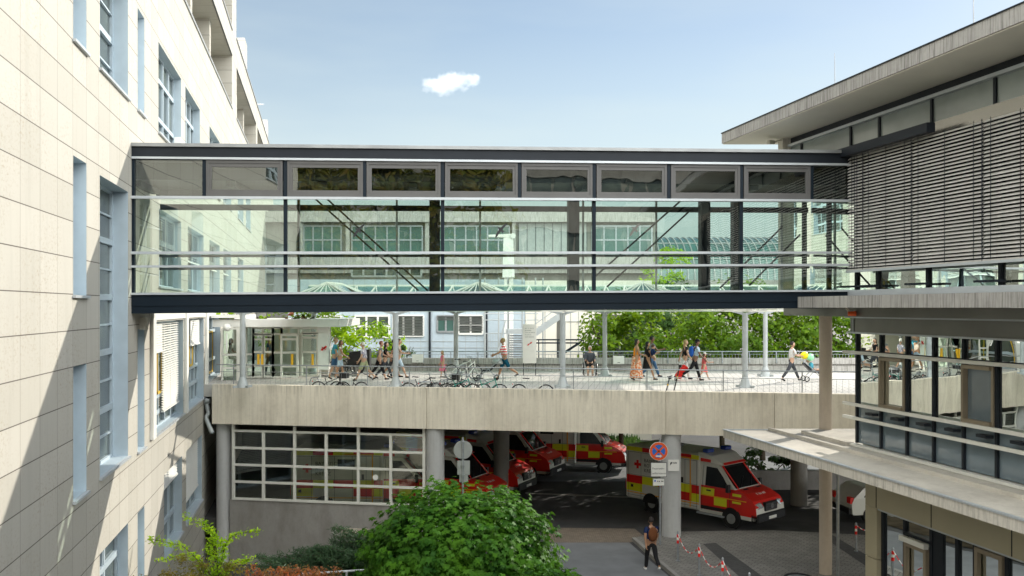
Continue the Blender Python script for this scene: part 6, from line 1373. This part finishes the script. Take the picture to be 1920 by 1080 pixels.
    # roof fairing with lights
    m = MB(); m.loft([[Vector((.5, -.98, 2.42)), Vector((.5, .98, 2.42)), Vector((.5, .98, 2.82)), Vector((.5, -.98, 2.82))], [Vector((1.05, -.92, 2.40)), Vector((1.05, .92, 2.40)), Vector((1.05, .88, 2.70)), Vector((1.05, -.88, 2.70))], [Vector((1.58, -.80, 2.36)), Vector((1.58, .80, 2.36)), Vector((1.45, .74, 2.46)), Vector((1.45, -.74, 2.46))]], 0, True, False); m.build('roof_fairing', 'ambwhite', o, local=True, bevel=.03)
    m = MB()
    for s in (1, -1): m.face([(.52, s*.992, 2.46), (1.06, s*.93, 2.44), (1.06, s*.925, 2.56), (.52, s*.992, 2.60)])
    m.face([(1.60, -.78, 2.38), (1.60, .78, 2.38), (1.50, .72, 2.455), (1.50, -.72, 2.455)]); m.face([(1.07, -.90, 2.55), (1.07, .90, 2.55), (1.12, .86, 2.44), (1.12, -.86, 2.44)]); m.build('red_band', 'redmark', o, local=True)
    for s in (1, -1): m = MB(); m.bx(.72, s*.62, 2.86, .30, .44, .16); m.build('blue_light', 'bluelight', o, local=True, bevel=.04)
    m = MB(); m.bx(-1.6, 0, 2.80, .8, .8, .12); m.build('roof_vent', 'plate', o, local=True, bevel=.03)
    m = MB(); m.box(ID, -3.30, -3.24, -.98, .98, .5, 2.6, 0)
    for s in (1, -1): m.bx(-3.31, s*.5, 2.15, .015, .6, .5, 1); m.bx(-3.315, s*.93, 1.0, .02, .12, .4, 2)
    for k in range(6): m.face([(-3.305, -.95+k*.316, .8), (-3.305, -.95+(k+1)*.316, .8), (-3.305, -.95+(k+1)*.316, 1.4), (-3.305, -.95+k*.316, 1.4)], 2 if k % 2 else 3)
    m.build('rear_door', ['ambwhite', 'carglass', 'redmark', 'yelmark'], o, local=True); return o
def amb_at(front_px, dfront, hd):   # centre from the position of the front bumper
    h = Vector((math.cos(hd), math.sin(hd), 0)); f = Vector((PX(front_px, dfront), dfront, 0)); c = f-h*3.25; return (c.x, c.y, 0)
hd = math.atan2(-.73, .68); am = ambulance('ambulance driving out to the right under the raised deck', 0, 0, hd); am.location = amb_at(1447, 36.5, hd)
h2 = math.atan2(-.42, .90)
for px, d, l, h in ((940, 39.2, 'parked ambulance nearest the big bush, only its red bonnet and cab showing', h2), (990, 43.0, 'parked ambulance with a red bonnet, second from the bush', h2), (1047, 47.0, 'parked ambulance with an orange red bonnet beside the dark pier', h2), (1178, 49.6, 'parked ambulance side on at the back, its nose in the sunlight', math.atan2(-.22, .97)), (842, 39.9, 'ambulance standing behind the white garage window grid', math.atan2(-.03, 1))):
    dup(am, amb_at(px, d, h), h, l)
# white car
cp = Vector((PX(1668, 38.5), 38.5, 0)); o = thing('white_car', 'white car with a red tail light parked in the dark beside the tan pillar', 'car', cp, math.radians(8))
prof = [(-2.1, .35), (-2.15, .75), (-2.05, 1.0), (-1.55, 1.42), (-.3, 1.48), (.45, 1.42), (1.1, 1.02), (1.9, .90), (2.15, .62), (2.1, .32)]
m = MB(); m.loft([[Vector((x*(1-.02*abs(y)), y*(1-.12*max(0, z-1)/.5), z)) for x, z in prof] for y in (-.86, -.5, 0, .5, .86)], 0, True, False); m.build('body', 'ambwhite', o, local=True, bevel=.05)
for s in (1, -1):
    m = MB(); m.face([(x, s*.835*(1-.12*max(0, z-1)/.5)+s*.03, z) for x, z in ((-1.6, 1.05), (.75, 1.05), (.35, 1.36), (-1.35, 1.36))]); m.build('side_window', 'carglass', o, local=True)
    m = MB(); m.bx(-2.08, s*.68, .92, .16, .30, .24); m.build('tail_light', 'redmark', o, local=True)
    for x in (-1.3, 1.35): m = MB(); m.tube((x, s*.66, .33), (x, s*.88, .33), .33, n=26, mi=0); m.tube((x, s*.87, .33), (x, s*.895, .33), .22, .20, 20, 1); m.build('wheel', ['rubber', 'chrome'], o, local=True)
m = MB(); m.bx(-2.16, 0, .5, .08, 1.6, .22); m.build('bumper', 'black', o, local=True)
# ------------------------------------------------------------------ cloud
c = P(838, 154, 900)
b = NB('cloud_vapour'); p = b.obj(); nse = b.noise(p, .055, 7, .62)
ln = b.n('ShaderNodeVectorMath', operation='LENGTH'); b.L.new(b.mapv(p, (1/33, 1/14, 1/12)), ln.inputs[0])
den = b.math('MULTIPLY', b.math('MAXIMUM', b.math('SUBTRACT', b.math('SUBTRACT', b.math('MULTIPLY', nse, 1.7), .42), b.math('MULTIPLY', ln.outputs['Value'], .58)), 0), .26)
pv_ = b.n('ShaderNodeVolumePrincipled'); pv_.inputs['Anisotropy'].default_value = .3; b.put(pv_.inputs['Density'], den); pv_.inputs['Color'].default_value = (1, 1, 1, 1)
b.L.new(pv_.outputs[0], b.out.inputs['Volume'])
m = MB(); m.ell((0, 0, 0), (36, 16, 14), 24, 14); cl = m.build('cloud', b.m); cl.location = c; tag(cl, 'single small white cloud in the sky above the footbridge', 'cloud', kind='structure')
